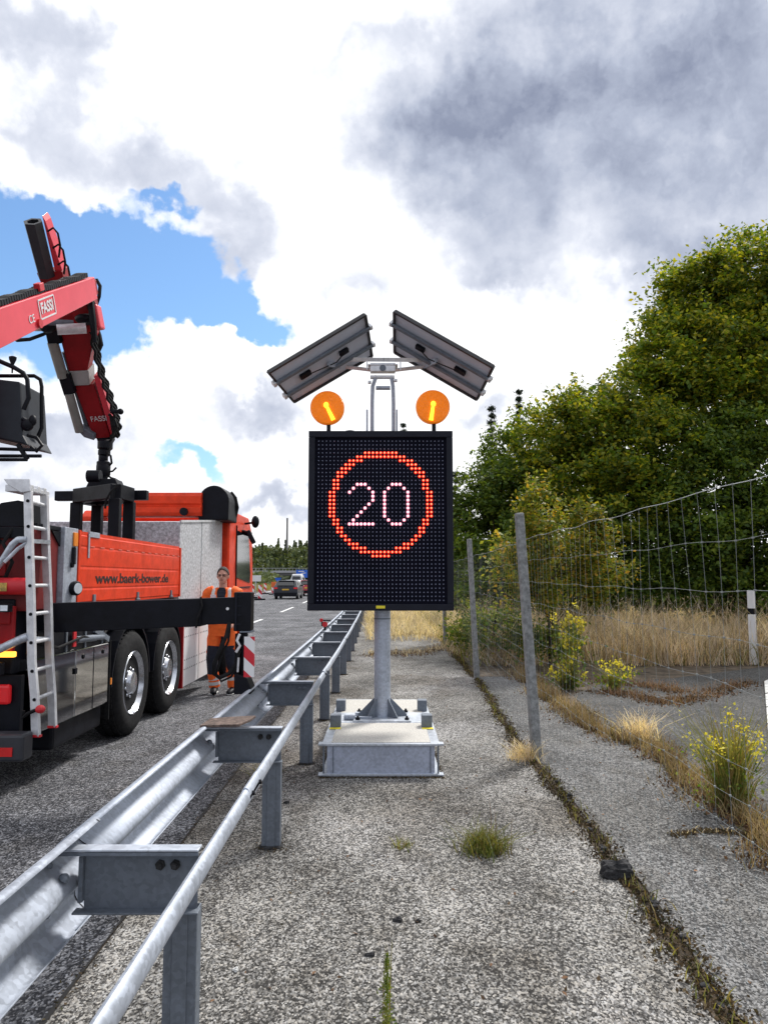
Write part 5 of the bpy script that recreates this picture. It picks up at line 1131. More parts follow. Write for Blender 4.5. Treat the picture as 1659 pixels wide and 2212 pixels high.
# ================================================================== VEGETATION helpers
def rand_rot(n):
    q = rng.normal(size=(n, 4)); q /= np.linalg.norm(q, axis=1)[:, None]; w, x, y, z = q.T
    return np.stack([np.stack([1 - 2 * (y * y + z * z), 2 * (x * y - z * w), 2 * (x * z + y * w)], 1), np.stack([2 * (x * y + z * w), 1 - 2 * (x * x + z * z), 2 * (y * z - x * w)], 1), np.stack([2 * (x * z - y * w), 2 * (y * z + x * w), 1 - 2 * (x * x + y * y)], 1)], 1)
LEAF = np.array([(0, -.5, 0), (.30, .0, .07), (0, .5, -.03), (-.30, 0, .07)])
def up_rot(n, k):
    z = rng.normal(size=(n, 3)) * k + np.array([0, -.25, 1.0]); z /= np.linalg.norm(z, axis=1)[:, None]
    x = rng.normal(size=(n, 3)); x -= z * (x * z).sum(1)[:, None]; x /= np.linalg.norm(x, axis=1)[:, None]; y = np.cross(z, x)
    return np.stack([x, y, z], 2)
def leaves(C, size, mt, name, parent, aspect=1.0, bias=None):
    n = len(C); M = rand_rot(n) if bias is None else up_rot(n, bias); s = size * rng.uniform(.6, 1.35, n); L_ = LEAF * np.array([aspect, 1, 1])
    V = np.einsum('nij,kj->nki', M, L_) * s[:, None, None] + C[:, None, :]
    return npmesh(name, V.reshape(-1, 3), np.arange(n * 4).reshape(n, 4), mt, parent)
def lobe_clumps(lobes, dens, jitter=.0):
    """lobes (center, radius xyz); clump centres in the outer shell of the union"""
    out = []
    for (c, r) in lobes:
        c = np.array(c); r = np.array(r); n = int(dens * (r[0] * r[2] + r[0] * r[1] + r[1] * r[2]))
        d = rng.normal(size=(n, 3)); d /= np.linalg.norm(d, axis=1)[:, None]; rad = rng.uniform(.55, 1.05, n) ** .6
        out.append(c + d * r * rad[:, None])
    return np.concatenate(out)
def crown(lobes, dens, per, cs, size, mt, parent, spikes=0, zmin=.1):
    K = lobe_clumps(lobes, dens); K = K[K[:, 2] > zmin]
    sc = rng.uniform(.5, 1.4, len(K)) * cs
    n = rng.poisson(per, len(K)); idx = np.repeat(np.arange(len(K)), n)
    off = rng.normal(size=(len(idx), 3)) * sc[idx][:, None] * np.array([.6, .6, .38])
    C = K[idx] + off
    if spikes:
        # upright sprigs at the crown edge
        S_ = []
        for k in rng.choice(len(K), spikes):
            b_ = K[k]; out = b_ - np.mean(K, 0); out /= np.linalg.norm(out); d = out * .6 + np.array([rng.normal() * .2, rng.normal() * .2, .8]); d /= np.linalg.norm(d); L_ = rng.uniform(.4, 1.0) * cs * 2.6
            tt = rng.uniform(0, 1, 26); S_.append(b_ + d * (tt * L_)[:, None] + rng.normal(size=(26, 3)) * (.045 + .09 * (1 - tt))[:, None])
        C = np.concatenate([C] + S_)
    C = C[C[:, 2] > zmin]
    return leaves(C, size, mt, 'crown', parent, bias=.75), K
def trunk(root, base, K, h, r0, parent, nl=26):
    q = MB(); top = Vector(np.mean(K, 0)); top.z = max(top.z, h * .6)
    p0 = Vector(base); mid = p0.lerp(top, .5) + Vector((rnd.uniform(-.2, .2), rnd.uniform(-.2, .2), 0)); q.sweep([p0, p0.lerp(mid, .5), mid, top], [r0, r0 * .85, r0 * .6, r0 * .25], 10)
    for i in range(nl):
        k = Vector(K[rng.integers(len(K))]); s = p0.lerp(top, rnd.uniform(.2, .9)); m_ = s.lerp(k, .5) + Vector((0, 0, .25)); q.sweep([s, m_, s.lerp(k, .92)], [r0 * .28, r0 * .16, r0 * .05], 6)
    return q.build('trunk', M_BARK, parent, smooth=True, fix=False)
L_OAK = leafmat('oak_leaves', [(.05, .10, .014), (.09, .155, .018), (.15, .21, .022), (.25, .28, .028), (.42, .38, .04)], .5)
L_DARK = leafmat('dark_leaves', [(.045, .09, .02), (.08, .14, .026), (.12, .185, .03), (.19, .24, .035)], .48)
L_YEL = leafmat('yellowing_leaves', [(.07, .12, .02), (.13, .18, .03), (.22, .26, .035), (.33, .31, .04), (.50, .30, .05)], .42)
L_SHRUB = leafmat('shrub_leaves', [(.05, .10, .02), (.10, .17, .03), (.19, .24, .04), (.28, .30, .05)], .45)
L_CON = leafmat('conifer_needles', [(.012, .028, .014), (.02, .04, .018), (.03, .05, .02)], .1)
L_DRY = leafmat('dry_grass_blades', [(.28, .22, .16), (.54, .44, .34), (.74, .63, .51), (.88, .79, .68)], .35, .8, 2.0)
L_GRN = leafmat('green_grass_blades', [(.10, .12, .03), (.17, .19, .05), (.28, .26, .08), (.22, .14, .06)], .3, .7)
L_FLOW = leafmat('yellow_blossom', [(.62, .54, .05), (.72, .66, .10), (.45, .42, .06)], .4)
L_BROWN = leafmat('brown_litter', [(.06, .035, .02), (.12, .07, .04), (.20, .11, .06), (.05, .05, .03)], .1, .9)
L_FAR = leafmat('far_leaves', [(.07, .105, .05), (.10, .135, .06), (.14, .165, .06), (.06, .09, .055)], .25)

def px_lobe(x, y, Y, rpx, ry=None, deep=.8):
    c = P(x, y, Y); r = rpx / FPX * Y; rz = (ry or rpx) / FPX * Y
    return ((c.x, c.y, c.z), (r, r * deep, rz))
def tree(name, label, base, lobes, mt, dens, per, cs, size, group=None, r0=.2, spikes=0, cat='tree'):
    t = thing(name, label, cat, base, group)
    o, K = crown(lobes, dens, per, cs, size, mt, t, spikes)
    trunk(t, base, K, 3, r0, t); return t
GT = 'roadside trees behind the fence'
tree('deciduous_tree', 'tallest leafy tree at the right, rising above everything else behind the fence', (9.0, 20, 0),
     [px_lobe(1660, 700, 19.5, 190), px_lobe(1540, 680, 19.5, 130), px_lobe(1630, 600, 20, 100), px_lobe(1500, 640, 20, 70), px_lobe(1470, 760, 19, 110), px_lobe(1420, 850, 18.5, 105), px_lobe(1560, 850, 18.5, 170), px_lobe(1750, 780, 19, 200)],
     L_OAK, 13, 150, .32, .125, GT, .26, 320)
tree('deciduous_tree', 'broad mid green tree between the display and the tallest tree', (5.6, 19, 0),
     [px_lobe(1330, 950, 18, 115), px_lobe(1250, 930, 18, 90), px_lobe(1180, 950, 18.5, 80), px_lobe(1400, 980, 17.5, 130), px_lobe(1240, 1040, 17.5, 110), px_lobe(1350, 1080, 17, 110), px_lobe(1290, 880, 19, 55)],
     L_OAK, 15, 125, .28, .115, GT, .2, 260)
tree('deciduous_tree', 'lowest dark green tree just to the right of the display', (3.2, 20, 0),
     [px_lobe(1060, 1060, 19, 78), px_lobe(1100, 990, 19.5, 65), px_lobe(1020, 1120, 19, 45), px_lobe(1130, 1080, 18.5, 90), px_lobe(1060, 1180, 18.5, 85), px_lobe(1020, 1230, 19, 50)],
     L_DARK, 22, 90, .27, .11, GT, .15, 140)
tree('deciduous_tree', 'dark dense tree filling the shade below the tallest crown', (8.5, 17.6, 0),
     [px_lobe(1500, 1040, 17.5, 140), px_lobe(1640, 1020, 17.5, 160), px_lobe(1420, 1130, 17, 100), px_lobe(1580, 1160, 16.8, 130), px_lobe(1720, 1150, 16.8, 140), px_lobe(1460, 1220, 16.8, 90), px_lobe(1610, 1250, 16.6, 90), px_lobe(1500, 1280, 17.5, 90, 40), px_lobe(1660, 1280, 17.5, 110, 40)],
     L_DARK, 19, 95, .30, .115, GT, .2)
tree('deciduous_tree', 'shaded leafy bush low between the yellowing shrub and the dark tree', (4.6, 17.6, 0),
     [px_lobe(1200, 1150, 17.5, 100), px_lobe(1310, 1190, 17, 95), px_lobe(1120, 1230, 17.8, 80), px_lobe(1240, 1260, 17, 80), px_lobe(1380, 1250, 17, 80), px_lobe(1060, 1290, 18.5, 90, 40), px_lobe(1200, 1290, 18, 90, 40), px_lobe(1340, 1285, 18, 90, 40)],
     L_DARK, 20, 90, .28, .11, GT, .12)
tree('yellowing_shrub', 'tall shrub with yellow and orange leaves behind the nearest fence post', (2.9, 13.4, 0),
     [px_lobe(1170, 1120, 13.4, 45, 70), px_lobe(1150, 1190, 13.4, 60), px_lobe(1240, 1150, 13.6, 50, 60), px_lobe(1120, 1250, 13.4, 60), px_lobe(1280, 1170, 13.8, 45, 50), px_lobe(1200, 1240, 13.4, 75), px_lobe(1290, 1240, 13.6, 55), px_lobe(1155, 1070, 13.4, 22, 40)],
     L_YEL, 48, 34, .15, .078, None, .026, 260, 'shrub')
tree('green_shrub', 'low green bush around the far fence posts', (2.0, 14.6, 0),
     [px_lobe(1010, 1360, 14.8, 45, 36), px_lobe(1080, 1362, 14.2, 60, 40), px_lobe(1140, 1385, 13.6, 40, 30), px_lobe(1200, 1380, 13.4, 45, 34)],
     L_SHRUB, 110, 26, .2, .075, None, .03, 40, 'shrub')
def conifer(px, top, bot, Y, w, label, sparse=1.0, group='spruces behind the roadside trees'):
    b0 = P(px, bot, Y); h = P(px, top, Y).z; b0.z = 0; t = thing('conifer_tree', label, 'conifer', b0, group)
    q = MB().sweep([b0, b0 + Vector((0, 0, h * .98))], [.16, .01], 8); q.build('trunk', M_BARK, t)
    C = []; wm = w / FPX * Y
    lev = int(h / .32)
    for i in range(lev):
        z = h * (.12 + .88 * i / lev); r = wm * (1 - i / lev) ** .95 + .03; nb = int(7 * sparse) + 3
        for k in range(nb):
            a = rng.uniform(0, 2 * math.pi); n = 26; tt = rng.uniform(0, 1, n); rr = r * rng.uniform(.6, 1.15)
            C.append(np.stack([b0.x + np.cos(a) * tt * rr + rng.normal(size=n) * .06, b0.y + np.sin(a) * tt * rr + rng.normal(size=n) * .06, z - tt * rr * .25 + rng.normal(size=n) * .05], 1))
    leaves(np.concatenate(C), .12, L_CON, 'crown', t, .45)
conifer(1127, 832, 1250, 30, 34, 'dark spruce with the taller pointed tip above the broad tree')
conifer(1066, 868, 1250, 30, 50, 'dark spruce left of the taller spruce tip, above the lowest tree')
conifer(872, 905, 1250, 34, 34, 'sparse spruce top peeking above the display between post and right lamp', .5)
conifer(985, 1010, 1250, 32, 30, 'thin spruce half hidden by the right edge of the display')

# grass
def blades(C, h, w, mt, name, lean=.25, parent=None, curve=.2):
    n = len(C); h = np.asarray(h); a = rng.uniform(0, 2 * math.pi, n); ln = rng.normal(size=(n, 2)) * lean; hh = h * rng.uniform(.45, 1.15, n); ww = w * rng.uniform(.7, 1.4, n)
    dx = np.stack([np.cos(a) * ww, np.sin(a) * ww, np.zeros(n)], 1)
    mid = C + np.stack([ln[:, 0] * hh * .35, ln[:, 1] * hh * .35, hh * .55], 1); tip = C + np.stack([ln[:, 0] * hh * 1.1, ln[:, 1] * hh * 1.1, hh], 1)
    V = np.stack([C - dx / 2, C + dx / 2, mid + dx * .4, mid - dx * .4, mid - dx * .4, mid + dx * .4, tip + dx * .12, tip - dx * .12], 1)
    return npmesh(name, V.reshape(-1, 3), np.concatenate([np.arange(n)[:, None] * 8 + np.array([0, 1, 2, 3]), np.arange(n)[:, None] * 8 + np.array([4, 5, 6, 7])]), mt, parent)
def scatter(n, f):
    return np.array([f() for _ in range(n)])
def patchy(x, y, s=.5): return .5 + .5 * math.sin(x * 2.3 * s + 1.3 * math.sin(y * 1.7 * s)) * math.sin(y * 1.9 * s + 2.1 * math.sin(x * 1.1 * s))
pts = []
while len(pts) < 34000:
    y = rnd.uniform(14.0, 22); x = rnd.uniform(1.9, 14)
    edge = G(1140 + (x - 2.5) * 90, 1432).y + .5 * math.sin(x * 2.1) - .08 * x
    if y < edge - .9 * rnd.random() ** 3 or rnd.random() > .3 + .7 * patchy(x, y, 1.7): continue
    pts.append((x, y, 0))
pa = np.array(pts); hv = .92 * (.62 + .55 * np.array([patchy(x, y, 1.9) for x, y, _ in pts]))
kind(tag(blades(pa, hv, .011, L_DRY, 'dry_grass', .42), 'tall straw coloured dry grass in front of the trees'), 'stuff')
pts = []
while len(pts) < 5200:
    y = rnd.uniform(14.6, 21); x = rnd.uniform(1.9, 14)
    if rnd.random() > .15 + .85 * patchy(x + 2, y, 2.2) ** 2: continue
    pts.append((x, y, 0))
WISP = np.array(pts); o = blades(WISP, 1.2, .008, L_DRY, 'dry_grass', .25); kind(tag(o, 'wispy taller stalks above the straw coloured grass'), 'stuff')
leaves(WISP[::2] + np.stack([rng.normal(size=len(WISP[::2])) * .1, rng.normal(size=len(WISP[::2])) * .1, rng.uniform(.7, 1.25, len(WISP[::2]))], 1), .045, L_DRY, 'seed_heads', o, .5)
pts = []
for _ in range(9000):
    y = rnd.uniform(19.5, 46); x = rnd.uniform(-.45, 3.2) + bent(y)
    pts.append((x, y, 0))
kind(tag(blades(np.array(pts), .42, .012, L_DRY, 'dry_grass', .4), 'short dry grass closing off the far end of the shoulder'), 'stuff')
pts = []
for _ in range(6000):
    y = rnd.uniform(14.0, 30); x = rnd.uniform(1.4, 11); pts.append((x, y, 0))
kind(tag(blades(np.array(pts), .42, .016, L_GRN, 'green_grass', .5), 'green grass and weeds mixed into the dry grass'), 'stuff')
# vegetation and litter in the cracks
def litter(name, label, f, n, size, mt, nb=0, bh=.12, bm=None):
    C = scatter(n, f); n_ = len(C); o = leaves(C, size, mt, name, None); kind(tag(o, label), 'stuff')
    if nb: kind(tag(blades(scatter(nb, f), bh, .006, bm or L_DRY, 'crack_grass', .5), 'dry tufts growing in: ' + label), 'stuff')
def fc1():
    y = 2.3 + 14 * rnd.random() ** 1.5; w = .034 * (.35 + .9 * abs(math.sin(y * 2.3)) + .5 * abs(math.sin(y * 7.9))); return (c1(y) + rnd.gauss(0, w), y, rnd.uniform(0, .015))
litter('crack_litter', 'brown moss and litter in the long crack beside the fence', fc1, 11000, .02, leafmat('dark_crack_litter', [(.03, .024, .018), (.07, .05, .03), (.13, .09, .05), (.04, .045, .02)], .1, .9), 500, .06, L_GRN)
def fc2():
    y = rnd.uniform(4.2, 13.5); w = .10 * (.4 + abs(math.sin(y * 1.9))); return (c2(y) + .06 + rnd.gauss(0, w), y, rnd.uniform(0, .02))
litter('crack_litter', 'dry weeds and litter in the second crack beyond the fence', fc2, 9000, .026, L_BROWN, 3600, .13, leafmat('brown_grass_blades', [(.16, .11, .06), (.28, .20, .11), (.42, .32, .19), (.10, .11, .04)], .2, .9))
ring = [G(x, y) for x, y in ((1290, 1495), (1360, 1500), (1430, 1520), (1490, 1512), (1560, 1490), (1620, 1475))]; ring2 = [G(x, y) for x, y in ((1290, 1470), (1350, 1478), (1420, 1484), (1470, 1497))]
def fr1():
    L_ = ring if rnd.random() < .65 else ring2; k = rnd.randrange(len(L_) - 1); p = L_[k].lerp(L_[k + 1], rnd.random()); return (p.x + rnd.gauss(0, .13), p.y + rnd.gauss(0, .13), rnd.uniform(0, .02))
litter('crack_litter', 'rusty brown dry plants along the cracks of the old road', fr1, 3000, .035, L_BROWN, 1100, .10, leafmat('rusty_stems', [(.20, .10, .06), (.30, .19, .11), (.13, .08, .05), (.36, .25, .16)], .2))
cr3 = [G(x, y) for x, y in ((1450, 1805), (1520, 1795), (1600, 1800), (1680, 1830))]
def fr3():
    k = rnd.randrange(3); p = cr3[k].lerp(cr3[k + 1], rnd.random()); return (p.x + rnd.gauss(0, .02), p.y + rnd.gauss(0, .025), rnd.uniform(0, .01))
litter('crack_litter', 'dark moss in the short crack leading to the flowering weed', fr3, 1400, .016, leafmat('dark_crack_litter', [(0, 0, 0)]), 60, .03)
sc = [G(x, y) for x, y in ((850, 1372), (905, 1366), (960, 1380), (975, 1400))]; sc2 = [G(x, y) for x, y in ((790, 1415), (905, 1412), (960, 1398), (1000, 1415))]
def fr4():
    L_ = sc if rnd.random() < .5 else sc2; k = rnd.randrange(3); p = L_[k].lerp(L_[k + 1], rnd.random()); return (p.x + rnd.gauss(0, .12), p.y + rnd.gauss(0, .35), rnd.uniform(0, .02))
litter('crack_litter', 'dry litter in the cross cracks behind the display post', fr4, 2500, .04, L_BROWN, 1300, .12)
# seam between road and shoulder
q = MB(); vs = []; ysn = [-2 + i * .25 for i in range(110)]
for y in ysn: w = .007 + .004 * math.sin(y * 5); vs += [(-1.231 - w + bent(y), y, .003), (-1.231 + w + bent(y), y, .003)]
q.add(vs, [(2 * i, 2 * i + 1, 2 * i + 3, 2 * i + 2) for i in range(len(ysn) - 1)]); kind(q.build('pavement_joint', mat('bitumen_joint', (.012, .012, .012), .7), fix=False), 'structure')

def weed(name, label, c, h, n, mt, fl=0, r=.1, lean=.3, group=None, fr=(.45, 1.0), cat='weed', w=.007, fsz=.028):
    c = Vector(c); t = thing(name, label, cat, c, group); C = np.array([(c.x + rnd.gauss(0, r * .4), c.y + rnd.gauss(0, r * .4), 0) for _ in range(n)])
    blades(C, h, w, mt, 'stems', lean, t)
    if fl:
        F = []
        tips = []
        for _ in range(max(6, fl // 13)):
            z = h * rnd.uniform(*fr); s = lean * z * .8 + r * .6; tips.append((c.x + rnd.gauss(0, s * .8), c.y + rnd.gauss(0, s * .8), z))
        for _ in range(fl):
            q_ = tips[rnd.randrange(len(tips))]; F.append((q_[0] + rnd.gauss(0, .028), q_[1] + rnd.gauss(0, .028), q_[2] + rnd.gauss(0, .04)))
        for q_ in tips[::2]: MB().sweep([c, Vector((c.x * .4 + q_[0] * .6, c.y * .4 + q_[1] * .6, q_[2] * .6)), q_], [.004, .003, .0015], 5).build('branch', L_SHRUB, t)
        leaves(np.array(F), fsz, L_FLOW, 'blossoms', t, 1.2)
        K = [(c.x + rnd.gauss(0, r + .1 * z), c.y + rnd.gauss(0, r + .1 * z), z) for z in [rnd.uniform(.03, h * .7) for _ in range(fl)]]
        leaves(np.array(K), fsz * 1.3, L_SHRUB, 'foliage', t)
    return t
weed('flowering_weed', 'tall yellow flowering weed behind the nearest fence post', G(1235, 1490), 1.15, 60, L_GRN, 260, .10, .13, fr=(.3, 1.05), fsz=.05)
weed('flowering_weed', 'small yellow green weed on the old road right of the tall flowering one', G(1325, 1492), .40, 160, L_GRN, 200, .12, .5, fsz=.04)
weed('flowering_weed', 'bushy yellow flowering weed at the lower right beyond the mesh', G(1580, 1745), .62, 420, L_GRN, 330, .12, .32, fr=(.45, 1.0), fsz=.024)
weed('flowering_weed', 'low yellowish weed between the tall flowering weed and the old road', G(1215, 1490), .35, 120, L_GRN, 160, .10, .5, fsz=.045)
tf = weed('grass_tuft', 'round tuft of green grass growing from the pavement right of the ballast', G(1046, 1838), .125, 520, leafmat('tuft_blades', [(.05, .07, .02), (.10, .13, .03), (.22, .22, .05), (.12, .07, .04)], .25), 0, .15, .6, w=.005)
for (dx, dy, h_) in ((.02, 0, .30), (.05, .01, .24)): MB().sweep([G(1052, 1836) + Vector((dx, dy, 0)), G(1052, 1836) + Vector((dx + .006, dy, h_ * .6)), G(1052, 1836) + Vector((dx - .004, dy, h_))], [.0022, .0016, .001], 5).build('seed_stalk', L_BROWN, tf)
weed('grass_tuft', 'tiny flat yellow green sprig on the pavement in front of the ballast', G(870, 1828), .035, 60, L_GRN, 0, .09, .9, w=.006)
tt = weed('weed_stalk', 'single upright feathery green weed at the bottom of the pavement', G(836, 2218), .25, 6, L_GRN, 0, .02, .04, w=.005)
c = G(836, 2218); K = np.array([(c.x + rnd.gauss(0, .012 * (1.2 - z / .26)), c.y + rnd.gauss(0, .01), z) for z in [rnd.uniform(0, .25) for _ in range(420)]]); leaves(K, .016, L_SHRUB, 'foliage', tt, .5)
weed('grass_tuft', 'dry brown tuft at the foot of the nearest fence post', G(1135, 1640), .16, 260, L_DRY, 0, .17, .6, w=.005)
weed('grass_tuft', 'dry tuft with green core beside the second crack beyond the fence', G(1380, 1600), .28, 260, L_DRY, 0, .2, .5, w=.006)
weed('grass_tuft', 'green tuft between road and guardrail under the spacer beside the ballast', (-.95, 6.2, 0), .12, 160, L_GRN, 0, .1, .6, w=.005)
# loose lumps
def lump(c, r, label, m=M_STONE):
    b = bmesh.new(); bmesh.ops.create_icosphere(b, subdivisions=3, radius=1)
    for v in b.verts:
        n_ = 1 + .18 * math.sin(v.co.x * 5 + c.x * 9) + .12 * math.sin(v.co.y * 9 + v.co.z * 7) + rnd.uniform(-.05, .05); v.co = Vector((v.co.x * r[0] * n_, v.co.y * r[1] * n_, max(v.co.z, -.4) * r[2] * n_)) + Vector((c.x, c.y, r[2] * .4))
    me = bpy.data.meshes.new('asphalt_lump'); b.to_mesh(me); b.free(); me.materials.append(m); o = link('asphalt_lump', me); tag(o, label, 'stone'); return o
lump(G(1332, 1893), (.085, .06, .06), 'largest loose lump of broken asphalt lying in the crack')
lump(G(860, 1990), (.024, .016, .014), 'small dark chip on the pavement between display and lower edge')
lump(G(903, 1992), (.014, .01, .01), 'smaller dark chip just right of the dark chip below the display')
lump(G(800, 2065), (.022, .010, .010), 'flat dark chip left of the upright feathery weed')
lump(G(620, 1735), (.022, .018, .012), 'dark chip on the pavement right of the second guardrail post')
lump(G(510, 2097), (.014, .012, .01), 'small pale pebble on the pavement right of the nearest post', mat('pale_pebble', (.6, .6, .58), .8))
for i in range(26):
    y = 3.0 + .42 * i
b_ = MB()
LB = ['small dark clod in the crack', ]
q = []
for i in range(46):
    y = 2.9 + 9 * rnd.random() ** 1.4; r_ = rnd.uniform(.008, .024)
    bb = bmesh.new(); bmesh.ops.create_icosphere(bb, subdivisions=1, radius=r_); vv = [(v.co.x * rnd.uniform(.8, 1.3) + c1(y) + jit(y, .06, 9) + r_, v.co.y + y, max(0, v.co.z * .8 + r_ * .4)) for v in bb.verts]; ff = [[v.index for v in f.verts] for f in bb.faces]; bb.free(); b_.add(vv, ff)
kind(tag(b_.build('rubble', M_STONE, fix=False), 'small clods of broken asphalt scattered along the long crack'), 'stuff')

OCT = np.array([(1, 0, 0), (-1, 0, 0), (0, 1, 0), (0, -1, 0), (0, 0, .7), (0, 0, -.5)]); OF = np.array([(0, 2, 4), (2, 1, 4), (1, 3, 4), (3, 0, 4), (2, 0, 5), (1, 2, 5), (3, 1, 5), (0, 3, 5)])
def chips(n, fx, lo, hi, m, name, label):
    C = scatter(n, fx); M = rand_rot(n); sz = rng.uniform(lo, hi, n) ** 1.0; V = np.einsum('nij,kj->nki', M, OCT * np.array([1, .8, .7])) * sz[:, None, None] + C[:, None, :]
    F = (np.arange(n)[:, None, None] * 6 + OF[None]).reshape(-1, 3); kind(tag(npmesh(name, V.reshape(-1, 3), F, m), label), 'stuff')
def fs():
    y = 2.2 + 12 * rnd.random() ** 1.5; return (rnd.uniform(-1.2, c1(y) - .05), y, .001)
M_CHIP = leafmat('stone_chips', [(.03, .03, .03), (.10, .10, .095), (.26, .25, .23), (.50, .48, .45), (.05, .045, .04)], .0, .9)
chips(15000, fs, .002, .0058, M_CHIP, 'gravel', 'loose stone chips lying on the shoulder')
def fs2():
    y = 3.5 + 10 * rnd.random() ** 1.3; return (rnd.uniform(-4.2, -1.25), y, -.003)
chips(7000, fs2, .002, .005, M_CHIP, 'gravel', 'loose grit lying on the road beside the guardrail')
def fp():
    r_ = rnd.random()
    if r_ < .45: y = 2.62 + 2.04 * rnd.randrange(8); return (-.675 + rnd.gauss(0, .05) + bent(y), y + .02 + rnd.gauss(0, .06), rnd.uniform(0, .008))
    if r_ < .8:
        k = rnd.random()
        if k < .4: return (rnd.uniform(-.52, .46), 6.27 - abs(rnd.gauss(0, .025)), rnd.uniform(0, .006))
        return ((-.51 - abs(rnd.gauss(0, .02))) if k < .7 else (.46 + abs(rnd.gauss(0, .02))), rnd.uniform(6.2, 8.6), rnd.uniform(0, .006))
    y = 2.4 + 12 * rnd.random(); return (-1.232 + rnd.gauss(0, .02) + bent(y), y, rnd.uniform(0, .008))
C_ = scatter(5200, fp); kind(tag(leaves(C_, .013, leafmat('dark_crack_litter', [(0, 0, 0)]), 'debris', None), 'dark grit and leaf litter gathered round the posts, ballast and joint'), 'stuff')
def fl_():
    y = 2.3 + 14 * rnd.random() ** 1.4; return (rnd.uniform(-1.1, 2.2), y, rnd.uniform(.002, .008))
kind(tag(leaves(scatter(420, fl_), .026, L_BROWN, 'leaf_litter', None, .8, .35), 'single dead leaves and twigs strewn over the pavement'), 'stuff')

# ================================================================== MARKER POST, WHITE KERB
def delineator():
    c = P(1628, 1400, 14.3); c.z = 0; s = 1
    t = thing('delineator_post', 'white roadside marker post with black band standing in the dry grass', 'marker post', c)
    def seg(z0, z1, m, nm, off=0): MB().prism([(c.x - .075 - off, c.y + .04, z0), (c.x, c.y - .06 - off, z0), (c.x + .075 + off, c.y + .04, z0)], (0, 0, z1 - z0)).build(nm, m, t, bevel=.004)
    zt = P(1628, 1275, 14.3).z
    seg(0, zt - .45, M_WHITE, 'lower_body'); seg(zt - .45, zt - .34, M_BLACK, 'black_band', .001); seg(zt - .34, zt, M_WHITE, 'head')
delineator()
p = [G(x, y) for x, y in ((1650, 1478), (1668, 1470), (1720, 1620), (1660, 1612))]
kb = MB(); kb.prism([Vector((a.x, a.y, 0)) for a in p], (0, 0, .05)); kk = tag(kb.build('concrete_slab', mat('white_concrete', (.66, .66, .64), .8, var=.2, vs_=12), bevel=.01), 'white painted concrete slab on the old road at the right edge', 'slab')
q = MB()
for f in (.3, .55, .8):
    a = p[0].lerp(p[3], f); b2 = p[1].lerp(p[2], f); q.bar(a + Vector((0, 0, .052)), b2 + Vector((0, 0, .052)), .03, .004)
q.build('joint', M_BLACK, kk)

